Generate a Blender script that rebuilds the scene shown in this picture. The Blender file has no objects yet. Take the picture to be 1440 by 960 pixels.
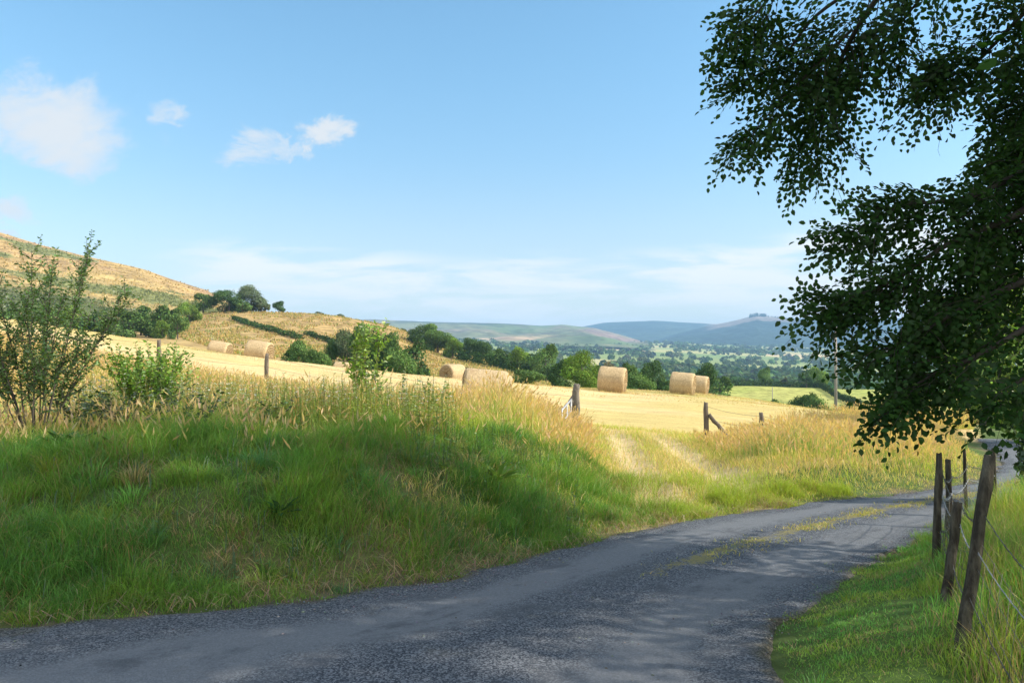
import bpy, math, random
import numpy as np
R=math.radians
random.seed(5); RNG=np.random.default_rng(11)
SC=bpy.context.scene; COL=SC.collection
# ------------------------------------------------------------------ camera
F=1080.0; HZ=490.0; EYE=1.6
cam=bpy.data.cameras.new('camera'); co=bpy.data.objects.new('camera',cam); COL.objects.link(co)
cam.sensor_width=36; cam.lens=36*F/1440; cam.clip_start=.05; cam.clip_end=30000
co.location=(0,0,EYE); co.rotation_euler=(R(90)+math.atan((HZ-480)/F),0,0); SC.camera=co
# ------------------------------------------------------------------ light
SUN_EL=33.0; SUN_AZ=-5.0            # azimuth in degrees from +X, minus = behind the camera
SUN_E=3.5; SKY_S=0.15; EXPO=0.98
CLOUD=(2.75,2.88,3.0)
sd=(math.cos(R(SUN_EL))*math.cos(R(SUN_AZ)),math.cos(R(SUN_EL))*math.sin(R(SUN_AZ)),math.sin(R(SUN_EL)))
from mathutils import Vector
L=bpy.data.lights.new('sun','SUN'); L.energy=SUN_E; L.angle=R(.53); L.color=(1,.91,.77)
lo=bpy.data.objects.new('sun',L); COL.objects.link(lo); lo.rotation_euler=Vector(sd).to_track_quat('Z','Y').to_euler(); lo.location=(30,0,40)
SC.view_settings.view_transform='Standard'; SC.view_settings.look='None'; SC.view_settings.gamma=1
SC.view_settings.exposure=EXPO; SC.view_settings.use_curve_mapping=False
SC.render.resolution_x=1024; SC.render.resolution_y=682
W=bpy.data.worlds.new('World'); SC.world=W; W.use_nodes=True
nt=W.node_tree; nt.nodes.clear()
class G:
    """little helper to write node math"""
    def __init__(s,nt): s.nt=nt
    def n(s,t,**k):
        x=s.nt.nodes.new(t)
        for a,b in k.items(): setattr(x,a,b)
        return x
    def put(s,sock,v):
        if isinstance(v,bpy.types.NodeSocket): s.nt.links.new(v,sock)
        elif isinstance(v,(tuple,list)) and len(v)==3 and sock.type=='RGBA': sock.default_value=(*v,1)
        else: sock.default_value=v
    def m(s,op,a,b=0.0,c=0.0,clamp=False):
        x=s.n('ShaderNodeMath',operation=op,use_clamp=clamp)
        for i,v in enumerate((a,b,c)): s.put(x.inputs[i],v)
        return x.outputs[0]
    def mix(s,f,a,b,mode='MIX'):
        x=s.n('ShaderNodeMix',data_type='RGBA',blend_type=mode)
        s.put(x.inputs[0],f); s.put(x.inputs[6],a); s.put(x.inputs[7],b); return x.outputs[2]
    def ramp(s,f,a,b):
        x=s.n('ShaderNodeMapRange',interpolation_type='SMOOTHSTEP'); s.put(x.inputs[0],f); s.put(x.inputs[1],a); s.put(x.inputs[2],b); return x.outputs[0]
    def noise(s,vec,scale,detail=4,rough=.6,dist=0):
        x=s.n('ShaderNodeTexNoise'); 
        if vec is not None: s.put(x.inputs['Vector'],vec)
        x.inputs['Scale'].default_value=scale; x.inputs['Detail'].default_value=detail; x.inputs['Roughness'].default_value=rough; x.inputs['Distortion'].default_value=dist
        return x.outputs[0]
g=G(nt)
sky=g.n('ShaderNodeTexSky',sky_type='NISHITA'); sky.sun_disc=False; sky.sun_elevation=R(SUN_EL)
sky.sun_rotation=R(90-SUN_AZ); sky.altitude=200; sky.air_density=1.0; sky.dust_density=.6; sky.ozone_density=1.6
tc=g.n('ShaderNodeTexCoord'); sp=g.n('ShaderNodeSeparateXYZ'); nt.links.new(tc.outputs['Generated'],sp.inputs[0])
sy=g.m('MAXIMUM',sp.outputs[1],.05); cu=g.m('DIVIDE',sp.outputs[0],sy); cv=g.m('DIVIDE',sp.outputs[2],sy)
cvec=g.n('ShaderNodeCombineXYZ'); g.put(cvec.inputs[0],cu); g.put(cvec.inputs[1],g.m('MULTIPLY',cv,1.7))
n1=g.noise(cvec.outputs[0],7.5,9,.6,.3); n2=g.noise(cvec.outputs[0],2.3,5,.5)
cw1=g.m('MULTIPLY',g.m('SUBTRACT',g.noise(cvec.outputs[0],9,8,.65),.5),.16); cw2=g.m('MULTIPLY',g.m('SUBTRACT',g.noise(cvec.outputs[0],11,8,.68,.6),.5),.13)
cuw=g.m('ADD',cu,cw1); cvw=g.m('ADD',cv,cw2)
clouds=[(55,165,145,72,1.0),(120,215,75,50,.75),(5,300,62,34,1.0),(450,185,48,26,1.0),(345,215,58,28,.85),(395,205,60,18,.75),(232,158,34,32,.8),(235,205,40,22,.28),(720,170,30,10,.12),(1300,330,90,30,.75)]
tot=None
for (px,py,rx,ry,a) in clouds:
    u0=(px-720)/F; v0=(HZ-py)/F
    du=g.m('DIVIDE',g.m('SUBTRACT',cuw,u0),rx/F); dv=g.m('DIVIDE',g.m('SUBTRACT',cvw,v0),ry/F)
    d=g.m('SQRT',g.m('ADD',g.m('MULTIPLY',du,du),g.m('MULTIPLY',dv,dv)))
    k=g.m('MULTIPLY',g.ramp(d,1.35,.1),a)
    tot=k if tot is None else g.m('MAXIMUM',tot,k)
body=g.ramp(g.m('ADD',tot,g.m('MULTIPLY',g.m('SUBTRACT',n1,.5),2.1)),.16,1.12)
body=g.m('MULTIPLY',body,g.ramp(tot,0,.45))
# low band of flat cloud over the far hills
cb=g.n('ShaderNodeCombineXYZ'); g.put(cb.inputs[0],g.m('MULTIPLY',cu,5)); g.put(cb.inputs[1],g.m('MULTIPLY',cv,34))
nb=g.noise(cb.outputs[0],1.0,7,.6,.4); nb2=g.noise(cvec.outputs[0],2.2,3,.5)
top=g.m('ADD',.118,g.m('MULTIPLY',g.m('SUBTRACT',nb2,.5),.10)); top=g.m('ADD',top,g.m('MULTIPLY',g.ramp(cu,.1,.6),.05))
band=g.m('MULTIPLY',g.ramp(cv,g.m('ADD',top,.02),g.m('SUBTRACT',top,.012)),g.ramp(nb,.40,.60))
band=g.m('MULTIPLY',band,g.ramp(cu,-.50,-.36)); band=g.m('MULTIPLY',band,.85)
veil=g.m('MULTIPLY',g.ramp(cv,.26,.03),.30)
cl=g.m('MAXIMUM',body,veil); band=g.m('MULTIPLY',band,g.ramp(sp.outputs[1],0,.2))
cl=g.m('MULTIPLY',cl,g.ramp(sp.outputs[1],0,.2))
skyc=g.mix(1.0,sky.outputs[0],g.mix(g.ramp(sp.outputs[2],-.02,.42),(.66,.61,.58),(.62,.83,.81)),'MULTIPLY')
mixc=g.mix(cl,skyc,CLOUD); mixc=g.mix(band,mixc,(3.7,3.65,3.6))
# unseen bright cloud, added overhead and behind the camera to lift the shade
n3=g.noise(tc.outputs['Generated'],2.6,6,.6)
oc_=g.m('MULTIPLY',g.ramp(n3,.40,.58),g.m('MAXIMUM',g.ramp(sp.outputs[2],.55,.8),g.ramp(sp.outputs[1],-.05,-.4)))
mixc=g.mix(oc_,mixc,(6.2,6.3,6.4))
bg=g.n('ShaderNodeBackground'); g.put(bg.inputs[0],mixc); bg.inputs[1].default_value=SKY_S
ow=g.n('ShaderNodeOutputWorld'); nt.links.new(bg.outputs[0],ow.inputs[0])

# ------------------------------------------------------------------ helpers
def noise2(x,y,seed=0):
    xi=np.floor(x).astype(np.int64); yi=np.floor(y).astype(np.int64); fx=x-xi; fy=y-yi
    fx=fx*fx*(3-2*fx); fy=fy*fy*(3-2*fy)
    def h(a,b):
        n=(a*374761393+b*668265263+seed*1442695041)&0x7fffffff
        n=((n^(n>>13))*1274126177)&0x7fffffff
        return ((n^(n>>16))&0xffff)/65535.0
    return (h(xi,yi)*(1-fx)+h(xi+1,yi)*fx)*(1-fy)+(h(xi,yi+1)*(1-fx)+h(xi+1,yi+1)*fx)*fy
def fbm(x,y,o=4,seed=0):
    v=0;a=.5;s=0
    for i in range(o): v=v+a*noise2(x*2**i+17*i,y*2**i-9*i,seed+i); s+=a; a*=.5
    return v/s
def sst(a,b,x):
    t=np.clip((x-a)/(b-a),0,1); return t*t*(3-2*t)
def mesh_np(name,V,quads=None,tris=None,col=None,mat=None,smooth=False,parent=None,extra=None):
    me=bpy.data.meshes.new(name); V=np.asarray(V,np.float32)
    nq=0 if quads is None else len(quads); n3=0 if tris is None else len(tris)
    me.vertices.add(len(V)); me.vertices.foreach_set('co',V.ravel())
    idx=[]; 
    if nq: idx.append(np.asarray(quads,np.int32).ravel())
    if n3: idx.append(np.asarray(tris,np.int32).ravel())
    idx=np.concatenate(idx); me.loops.add(len(idx)); me.loops.foreach_set('vertex_index',idx)
    st=np.concatenate([np.arange(nq)*4,nq*4+np.arange(n3)*3]).astype(np.int32)
    me.polygons.add(nq+n3); me.polygons.foreach_set('loop_start',st)
    if smooth: me.polygons.foreach_set('use_smooth',np.ones(nq+n3,bool))
    me.update(calc_edges=True)
    if col is not None:
        a=me.color_attributes.new('Col','FLOAT_COLOR','POINT'); c=np.ones((len(V),4),np.float32); c[:,:3]=col; a.data.foreach_set('color',c.ravel())
    if extra:
        for k,v in extra.items():
            a=me.attributes.new(k,'FLOAT','POINT'); a.data.foreach_set('value',np.asarray(v,np.float32))
    me.validate()
    o=bpy.data.objects.new(name,me); COL.objects.link(o)
    if mat: me.materials.append(mat)
    if parent: o.parent=parent
    return o
def tag(o,label=None,cat=None,group=None,kind=None):
    if label: o['label']=label
    if cat: o['category']=cat
    if group: o['group']=group
    if kind: o['kind']=kind
    return o
def empty(name,loc,rz=0,sc=1):
    o=bpy.data.objects.new(name,None); COL.objects.link(o); o.location=loc; o.rotation_euler=(0,0,rz); o.empty_display_size=.3
    o.scale=(sc,sc,sc) if not isinstance(sc,tuple) else sc
    return o
def copy_tree(o,parent=None):
    c=o.copy(); COL.objects.link(c)
    if parent: c.parent=parent
    for ch in list(o.children): copy_tree(ch,c)
    return c
def tube_np(P,Rd,n=7,cap=True):
    """tube along points P with radii Rd -> V, quads, tris"""
    P=np.asarray(P,float); Rd=np.asarray(Rd,float); m=len(P)
    T=np.gradient(P,axis=0); T/=np.linalg.norm(T,axis=1)[:,None]+1e-9
    up=np.array([0,0,1.]) if abs(T[0][2])<.9 else np.array([1.,0,0])
    A=np.cross(T,up); A/=np.linalg.norm(A,axis=1)[:,None]+1e-9; B=np.cross(T,A)
    th=np.arange(n)/n*2*np.pi
    V=(P[:,None]+Rd[:,None,None]*(np.cos(th)[None,:,None]*A[:,None]+np.sin(th)[None,:,None]*B[:,None])).reshape(-1,3)
    i=np.arange(m-1)[:,None]*n; j=np.arange(n)[None]; j2=(j+1)%n
    Q=np.stack([i+j,i+j2,i+n+j2,i+n+j],-1).reshape(-1,4)
    Tr=np.zeros((0,3),int)
    if cap:
        V=np.vstack([V,P[:1],P[-1:]]); c0=m*n; k=np.arange(n); k2=(k+1)%n
        Tr=np.vstack([np.stack([k2,k,np.full(n,c0)],-1),np.stack([(m-1)*n+k,(m-1)*n+k2,np.full(n,c0+1)],-1)])
    return V,Q,Tr
class MB:
    def __init__(s): s.V=[];s.Q=[];s.T=[];s.C=[];s.n=0
    def add(s,V,Q=None,T=None,C=None):
        s.V.append(np.asarray(V,float))
        if Q is not None and len(Q): s.Q.append(np.asarray(Q)+s.n)
        if T is not None and len(T): s.T.append(np.asarray(T)+s.n)
        if C is not None: s.C.append(np.broadcast_to(np.asarray(C,float),(len(V),3)))
        s.n+=len(V); return s
    def tube(s,P,Rd,n=7,C=None,cap=True):
        if np.isscalar(Rd): Rd=[Rd]*len(P)
        V,Q,T=tube_np(P,Rd,n,cap); return s.add(V,Q,T,C)
    def build(s,name,mat,parent=None,smooth=False):
        return mesh_np(name,np.vstack(s.V),np.vstack(s.Q) if s.Q else None,np.vstack(s.T) if s.T else None,np.vstack(s.C) if s.C else None,mat,smooth,parent)
def newmat(name):
    m=bpy.data.materials.new(name); m.use_nodes=True; m.node_tree.nodes.clear(); g=G(m.node_tree)
    out=g.n('ShaderNodeOutputMaterial'); return m,g,out
def leaf_mat(name,trans=.35,gloss=.04,var=.25,gain=(1,1,1)):
    m,g,out=newmat(name)
    a=g.n('ShaderNodeAttribute',attribute_name='Col'); c=a.outputs[0]
    if gain!=(1,1,1): c=g.mix(1.0,c,gain,'MULTIPLY')
    d=g.n('ShaderNodeBsdfDiffuse'); g.put(d.inputs[0],c)
    t=g.n('ShaderNodeBsdfTranslucent'); g.put(t.inputs[0],g.mix(1.0,c,(1.25,1.3,.6),'MULTIPLY'))
    x=g.n('ShaderNodeMixShader'); x.inputs[0].default_value=trans; g.nt.links.new(d.outputs[0],x.inputs[1]); g.nt.links.new(t.outputs[0],x.inputs[2])
    last=x.outputs[0]
    if gloss>0:
        gl=g.n('ShaderNodeBsdfGlossy'); gl.inputs['Roughness'].default_value=.45; gl.inputs[0].default_value=(1,1,1,1)
        y=g.n('ShaderNodeMixShader'); y.inputs[0].default_value=gloss; g.nt.links.new(last,y.inputs[1]); g.nt.links.new(gl.outputs[0],y.inputs[2]); last=y.outputs[0]
    g.nt.links.new(last,out.inputs[0]); return m
def prin(name,color,rough=.8,bump=0,scale=20,colvar=None,vec='Object',stretch=(1,1,1),metal=0,attr=False):
    m,g,out=newmat(name)
    b=g.n('ShaderNodeBsdfPrincipled'); b.inputs['Roughness'].default_value=rough; b.inputs['Metallic'].default_value=metal
    b.inputs['Specular IOR Level'].default_value=.25
    t=g.n('ShaderNodeTexCoord'); mp=g.n('ShaderNodeMapping'); g.nt.links.new(t.outputs[vec],mp.inputs[0]); mp.inputs['Scale'].default_value=stretch
    nz=g.noise(mp.outputs[0],scale,6,.65)
    base=g.n('ShaderNodeAttribute',attribute_name='Col').outputs[0] if attr else color
    c=g.mix(g.ramp(nz,.35,.68),base,colvar) if colvar else base
    g.put(b.inputs['Base Color'],c)
    if bump:
        bp=g.n('ShaderNodeBump'); bp.inputs['Strength'].default_value=1; bp.inputs['Distance'].default_value=bump; g.put(bp.inputs['Height'],nz); g.nt.links.new(bp.outputs[0],b.inputs['Normal'])
    g.nt.links.new(b.outputs[0],out.inputs[0]); return m

# ------------------------------------------------------------------ terrain shape
LE=np.array([(-22,-3.5),(-12,0.2),(-6.5,2.6),(-4.6,3.6),(-3,4.45),(-1.16,5.25),(-.12,6.15),(1.28,7.7),(2.7,8.9),(4.3,10.0),(5.6,10.75),(7.0,11.8),(8.8,14),(10.7,17),(14.5,24)],float)
RE=np.array([(-20,-9),(-9,-7),(-2,-5),(.6,-2),(.9,1.5),(1.12,3.2),(1.65,4.6),(2.75,6.0),(4.0,7.35),(5.3,8.7),(6.5,9.8),(8.0,11.2),(9.9,13.2),(11.9,16),(15.8,23)],float)
def smooth_poly(P,k=8):
    out=[]
    n=len(P)
    for i in range(n-1):
        p0=P[max(i-1,0)];p1=P[i];p2=P[i+1];p3=P[min(i+2,n-1)]
        for j in range(k):
            t=j/k; out.append(.5*((2*p1)+(-p0+p2)*t+(2*p0-5*p1+4*p2-p3)*t*t+(-p0+3*p1-3*p2+p3)*t**3))
    out.append(P[-1]); return np.array(out)
LS=smooth_poly(LE); RS=smooth_poly(RE)
def sdist(P,x,y):
    """signed distance to polyline P, + = left of travel direction"""
    sh=x.shape; x=x.ravel(); y=y.ravel()
    best=np.full(x.shape,1e18); sg=np.zeros(x.shape)
    for a,b in zip(P[:-1:2],P[2::2]):
        dx,dy=b-a; l2=dx*dx+dy*dy
        t=np.clip(((x-a[0])*dx+(y-a[1])*dy)/l2,0,1)
        ex=x-a[0]-t*dx; ey=y-a[1]-t*dy; d=ex*ex+ey*ey
        m=d<best; best[m]=d[m]; sg[m]=np.sign(dx*(y-a[1])-dy*(x-a[0]))[m]
    return (np.sqrt(best)*sg).reshape(sh)
PXK=[-300,0,120,250,300,400,470,560,620,700,760,860,950,1050,1200,1440,1800]
z21=[2.6,1.75,1.3,.75,.6,.3,.12,-.03,-.1,-.2,-.3,-.45,-.6,-.8,-1.0,-1.15,-1.4]
ROWS=[
(12,[490+(1.6-z)*F/12 for z in [1.6,1.2,.9,.62,.5,.38,.3,.2,.12,.0,-.1,-.22,-.32,-.4,-.45,-.55,-.7]]),
(21,[490+(1.6-z)*F/21 for z in z21]),
(32,[420,447,466,486,493,506,514,524,530,536,541,553,558,566,582,602,615]),
(50,[440,458,480,500,507,520,528,537,540,541,543,546,549,558,582,605,620]),
(75,[455,470,495,510,518,534,543,550,552,553,554,556,562,575,612,640,650]),
(110,[460,470,478,482,488,503,512,520,525,530,545,562,572,595,640,670,680]),
(150,[450,460,468,472,470,478,484,495,510,520,533,556,566,578,590,600,610]),
(200,[430,440,446,446,437,438,444,461,492,506,520,550,556,556,560,560,560]),
(230,[445,455,455,450,442,442,448,466,497,511,524,547,544,542,546,550,555]),
(350,[470,470,470,468,465,465,470,480,508,522,532,552,556,562,566,570,575]),
(600,[490,490,490,488,485,485,488,495,510,518,525,535,540,545,548,550,550]),
(900,[485,485,485,485,485,485,485,488,492,502,508,515,520,525,530,532,535]),
(1500,[480,480,480,480,480,480,480,480,482,487,490,496,499,505,510,512,515]),
(2300,[478,478,478,478,478,478,478,477,477,479,481,484,486,491,497,501,503]),
(3000,[480]*12+[482,484,488,490,492]),
(5600,[487]*17)]
PXF=np.arange(-300,1801,10.); LYF=np.linspace(math.log(12),math.log(5600),620)
_Z=np.array([[EYE+(HZ-np.interp(p,PXK,r))*Y/F for p in PXF] for Y,r in ROWS])
_Y=np.array([r[0] for r in ROWS],float)
TAB=np.stack([np.interp(np.exp(LYF),_Y,_Z[:,j]) for j in range(len(PXF))],1)
for _ in range(2):
    k=np.array([1,2,3,2,1.])/9
    TAB=np.apply_along_axis(lambda c:np.convolve(np.pad(c,2,mode='edge'),k,'valid'),0,TAB)
    TAB=np.apply_along_axis(lambda c:np.convolve(np.pad(c,2,mode='edge'),k,'valid'),1,TAB)
def Htab(x,y):
    yy=np.maximum(y,12.0); px=np.clip(720+F*x/yy,-300,1799.9); ly=np.clip(np.log(yy),LYF[0],LYF[-1]-1e-6)
    fi=(ly-LYF[0])/(LYF[1]-LYF[0]); fj=(px+300)/10; i=fi.astype(int); j=fj.astype(int); i=np.clip(i,0,len(LYF)-2); j=np.clip(j,0,len(PXF)-2)
    a=fi-i; b=fj-j
    return (TAB[i,j]*(1-a)+TAB[i+1,j]*a)*(1-b)+(TAB[i,j+1]*(1-a)+TAB[i+1,j+1]*a)*b
def zroad(x,y): return -.06*np.maximum(0,y-4)-.0*x
RUTS=[np.array([(1.45,7.9),(1.75,9.2),(1.9,11),(2.1,13.5),(2.3,16),(2.4,19)],float),np.array([(3.0,9.3),(3.05,10.4),(3.2,12.5),(3.4,16),(3.5,19)],float)]
def rutd(x,y): return np.minimum(*[np.abs(sdist(smooth_poly(r),x,y)) for r in RUTS])
def dists(x,y):
    return sdist(LS,x,y), -sdist(RS,x,y)      # dl>0 outside left edge, dr>0 outside right edge
def H(x,y,dl=None,dr=None):
    x=np.asarray(x,float); y=np.asarray(y,float)
    if dl is None: dl,dr=dists(x,y)
    zr=zroad(x,y)
    px=720+F*x/np.maximum(y,3)
    bh=np.interp(px,[-400,0,500,700,800,860,1000,1080,1200,1500],[.75,.80,.86,.80,.62,.22,.22,.42,.5,.45])
    lump=fbm(x*.9,y*.9,4,3)-.5
    s=sst(.0,2.3,dl)
    bank=bh*(.55*s+.45*sst(.0,1.2,dl))+lump*.34*sst(.2,1.2,dl)*np.clip(bh/.8,0,1)
    verge=.16*sst(0,.7,dr)+.10*sst(.8,2.5,dr)+(fbm(x*2,y*2,3,9)-.5)*.07*sst(0,.5,dr)
    near=zr+np.where(dl>0,bank,0)+np.where(dr>0,verge,0)
    w=sst(9.5,17,y)*sst(.0,3.0,dl)
    w=np.maximum(w,sst(24,32,y))
    w=np.where(dr>0,np.maximum(sst(14,26,y)*sst(0,8,dr),sst(24,32,y)),w)
    far=Htab(x,y)+np.where(y<40,(fbm(x*.35,y*.35,3,5)-.5)*.16,(fbm(x*.03,y*.03,3,6)-.5)*np.minimum(1.2,y*.006))
    return near*(1-w)+far*w
def at(px,Y,off=0):
    x=(px-720)/F*Y; return np.array([x,Y,float(H(np.array([x]),np.array([Y]))[0])+off])
def zpy(py,Y): return EYE+(HZ-py)/F*Y

# ---------------- near ground
def axis(a,b,step,outa,outb):
    core=np.arange(a,b+1e-6,step); l=[];v=a;s=step
    while v>outa: s*=1.25; v-=s; l.append(v)
    r=[];v=b;s=step
    while v<outb: s*=1.25; v+=s; r.append(v)
    return np.array(l[::-1]+list(core)+r)
xs=axis(-14,14,.10,-60,60); ys=np.concatenate([axis(1.5,20,.10,-40,20),np.linspace(20.15,33.2,80)]); ys=np.unique(ys)
X,Y=np.meshgrid(xs,ys); DL,DR=dists(X,Y); Z=H(X,Y,DL,DR)
inside=(DL<0)&(DR<0)
Z=Z-np.where(inside,.07*sst(0,.15,np.minimum(-DL,-DR)),0)
rd=rutd(X,Y); Z=Z-.07*sst(.28,.05,rd)*(DL>.2)
PXg=720+F*X/np.maximum(Y,3)
def mixc(a,b,t): return a*(1-t[...,None])+b*t[...,None]
C=np.zeros(X.shape+(3,)); C[:]=(.075,.11,.03)
nA=fbm(X*1.3,Y*1.3,4,21); nB=fbm(X*5,Y*5,3,22)
C=mixc(C,np.array((.19,.14,.075)),sst(.60,.70,nA)*.45)            # bare earth and thatch on bank
field=sst(17.3,19.5,Y+1.2*(fbm(X*.6,Y*.6,3,31)-.5)+np.where(PXg>1080,-(PXg-1080)*.012,0))*(DL>0)
hay=mixc(np.zeros(X.shape+(3,))+np.array((.58,.43,.21)),np.array((.46,.37,.13)),sst(.45,.7,fbm(X*.12,Y*.3,4,41))*.7)
C=mixc(C,np.array((.36,.28,.12)),sst(8.3,10,Y)*(DL>1)*.75)
C=mixc(C,hay,field)
C=mixc(C,np.array((.52,.40,.22)),sst(.42,.12,rd+.25*(nB-.5))*(DL>.1)*(Y>8)*(Y<20))
trk=sst(1.5,.7,np.abs(X-2.2))*sst(10.6,9.3,Y)*(DL>0)*(DL<2.2)
C=mixc(C,np.array((.50,.40,.20)),trk*sst(.35,.55,nA))
C=mixc(C,np.array((.13,.11,.085)),sst(.28,.0,DL)*(DL>-.3)*sst(.3,.6,nB))
C=mixc(C,np.array((.09,.15,.035)),sst(0,.3,DR)*.8)
def grid_faces(nr,nc):
    i=np.arange(nr-1)[:,None]*nc; j=np.arange(nc-1)[None]
    return np.stack([i+j,i+j+1,i+nc+j+1,i+nc+j],-1).reshape(-1,4)
def ground_mat(name,bump=.03,sc=14,tuss=0):
    m,g,out=newmat(name)
    b=g.n('ShaderNodeBsdfPrincipled'); b.inputs['Roughness'].default_value=.95; b.inputs['Specular IOR Level'].default_value=.1
    a=g.n('ShaderNodeAttribute',attribute_name='Col').outputs[0]
    t=g.n('ShaderNodeTexCoord'); n=g.noise(t.outputs['Object'],sc,7,.7)
    mp=g.n('ShaderNodeMapping'); g.nt.links.new(t.outputs['Object'],mp.inputs[0]); mp.inputs['Scale'].default_value=(.35,1.6,1) 
    n2=g.noise(mp.outputs[0],sc*.14,5,.6,.6)
    f=g.m('ADD',g.m('MULTIPLY',n,1.0),g.m('MULTIPLY',n2,1.0)); f=g.m('ADD',f,.02)
    if tuss: f=g.m('MULTIPLY',f,g.m('ADD',.66,g.m('MULTIPLY',g.ramp(g.noise(t.outputs['Object'],tuss,3,.6),.38,.58),.42)))
    cmb=g.n('ShaderNodeCombineXYZ'); [g.put(cmb.inputs[i],f) for i in range(3)]
    c=g.mix(1.0,a,cmb.outputs[0],'MULTIPLY'); g.put(b.inputs['Base Color'],c)
    bp=g.n('ShaderNodeBump'); bp.inputs['Distance'].default_value=bump; g.put(bp.inputs['Height'],n); g.nt.links.new(bp.outputs[0],b.inputs['Normal'])
    g.nt.links.new(b.outputs[0],out.inputs[0]); return m
M_ground=ground_mat('ground_soil_and_thatch'); 
tag(mesh_np('ground',np.stack([X,Y,Z],-1).reshape(-1,3),grid_faces(*X.shape),None,C.reshape(-1,3),M_ground,True),kind='structure')

# ---------------- farmland to the valley
ts=np.linspace(-1.5,1.5,1100); lys=np.linspace(math.log(33),math.log(5600),430)
Tt,LY=np.meshgrid(ts,lys); Y=np.exp(LY); X=Tt*Y
# keep the gap-free join with the near ground: first row follows the same function
Z=H(X,Y,np.full(X.shape,9.),np.full(X.shape,-9.))
px=720+F*Tt
# patchwork cells of the valley
cs=RNG.uniform([-2600,300],[3600,3400],(620,2)); 
cidx=np.zeros(X.shape,int); d1=np.full(X.shape,1e9); d2=np.full(X.shape,1e9)
pal=np.array([(.20,.27,.08),(.30,.34,.12),(.45,.40,.18),(.16,.24,.07),(.36,.37,.13),(.62,.47,.26),(.24,.29,.09),(.42,.40,.16),(.18,.25,.08)])
def cells(X,Y):
    Xw=X+60*(fbm(X*.004,Y*.004,2,51)-.5); Yw=Y+60*(fbm(X*.004+9,Y*.004,2,52)-.5)
    d1=np.full(X.shape,1e9); d2=np.full(X.shape,1e9); ci=np.zeros(X.shape,int)
    for k,(a,b) in enumerate(cs):
        d=np.hypot(Xw-a,(Yw-b)*.8); m=d<d1; d2=np.where(m,d1,np.minimum(d2,d)); ci=np.where(m,k,ci); d1=np.where(m,d,d1)
    return ci,d2-d1
ci=np.zeros(X.shape,int); mk=(Y>280)&(np.abs(Tt)<1.0)
ci[mk]=cells(X[mk],Y[mk])[0]
C=pal[(ci*7)%9].astype(float)
def put(mask,c): 
    global C
    C=mixc(C,np.array(c),np.clip(mask,0,1))
nn=fbm(X*.05,Y*.05,4,61); ns=fbm(X*.25,Y*.25,3,62)
put((Y<280)*1.,(.22,.24,.08))
# rough tan field climbing on the left, with rush tussocks
rough=sst(80,95,Y)*sst(330,300,Y)*sst(790,760,px)
put(rough,(.40,.27,.11)); put(rough*sst(.48,.62,fbm(X*.5,Y*.35,3,63))*.6,(.24,.17,.07)); put(rough*sst(.5,.75,nn)*.5,(.50,.36,.15))
put(rough*sst(600,660,px)*.55,(.34,.30,.10))

# green field on the right
gr=sst(100,120,Y)*sst(300,270,Y)*sst(900,960,px); put(gr,(.33,.35,.085)); put(gr*sst(.5,.7,nn)*.5,(.42,.38,.12))
hay=sst(62,52,Y); put(hay,(.58,.43,.21)); put(hay*sst(.45,.7,fbm(X*.12,Y*.3,4,41))*.7,(.42,.40,.12))
put(hay*sst(.55,.8,.5+.5*np.sin((Y*.9+X*.25)*2.0+2*nn))*.35,(.62,.47,.25))
put(sst(50,58,Y)*sst(85,75,Y),(.16,.18,.06))
M_farm=ground_mat('farmland_pasture',.15,1.2,.55); 
tag(mesh_np('farmland',np.stack([X,Y,Z-.03],-1).reshape(-1,3),grid_faces(*X.shape),None,C.reshape(-1,3),M_farm,True),kind='structure')

def hill(name,pxk,crest,foot,Y0,Y1,Y2,colf,mat,p=.8,nt=500,nr=90,rough=1.0,off=0):
    pxs=np.linspace(pxk[0],pxk[-1],nt); cr=np.interp(pxs,pxk,crest)
    k=np.hanning(9);k/=k.sum(); cr=np.convolve(np.pad(cr,4,mode='edge'),k,'valid'); ft=np.interp(pxs,pxk,foot)
    s=np.concatenate([np.linspace(0,1,nr),1+np.linspace(.02,1,25)])
    S,P=np.meshgrid(s,pxs,indexing='ij'); CR=cr[None]+0*S; FT=ft[None]+0*S
    Yc=np.where(S<=1,Y0+(Y1-Y0)*S,Y1+(Y2-Y1)*(S-1)); PY=FT+(CR-FT)*np.minimum(S,1)**p
    Xc=(P-720)/F*Yc
    Zc=EYE+(HZ-PY)/F*Yc
    zc=EYE+(HZ-CR)/F*Y1; zf=EYE+(HZ-FT)/F*Y0
    Zc=np.where(S>1,zc*(1-(S-1)**1.5)+(zf-15)*(S-1)**1.5,Zc)
    Zc+=rough*(fbm(Xc*9/Y1*3,Yc*9/Y1*3,5,71)-.5)*Y1*.012*np.clip(S*3,0,1)*np.clip(np.abs(1-S)*4+.12,0,1)
    C=colf(P,PY,Xc,Yc,S)
    o=mesh_np(name,np.stack([Xc,Yc,Zc],-1).reshape(-1,3),grid_faces(*Xc.shape),None,C.reshape(-1,3),mat,True); tag(o,kind='structure')
    return Zc.max()
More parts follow.
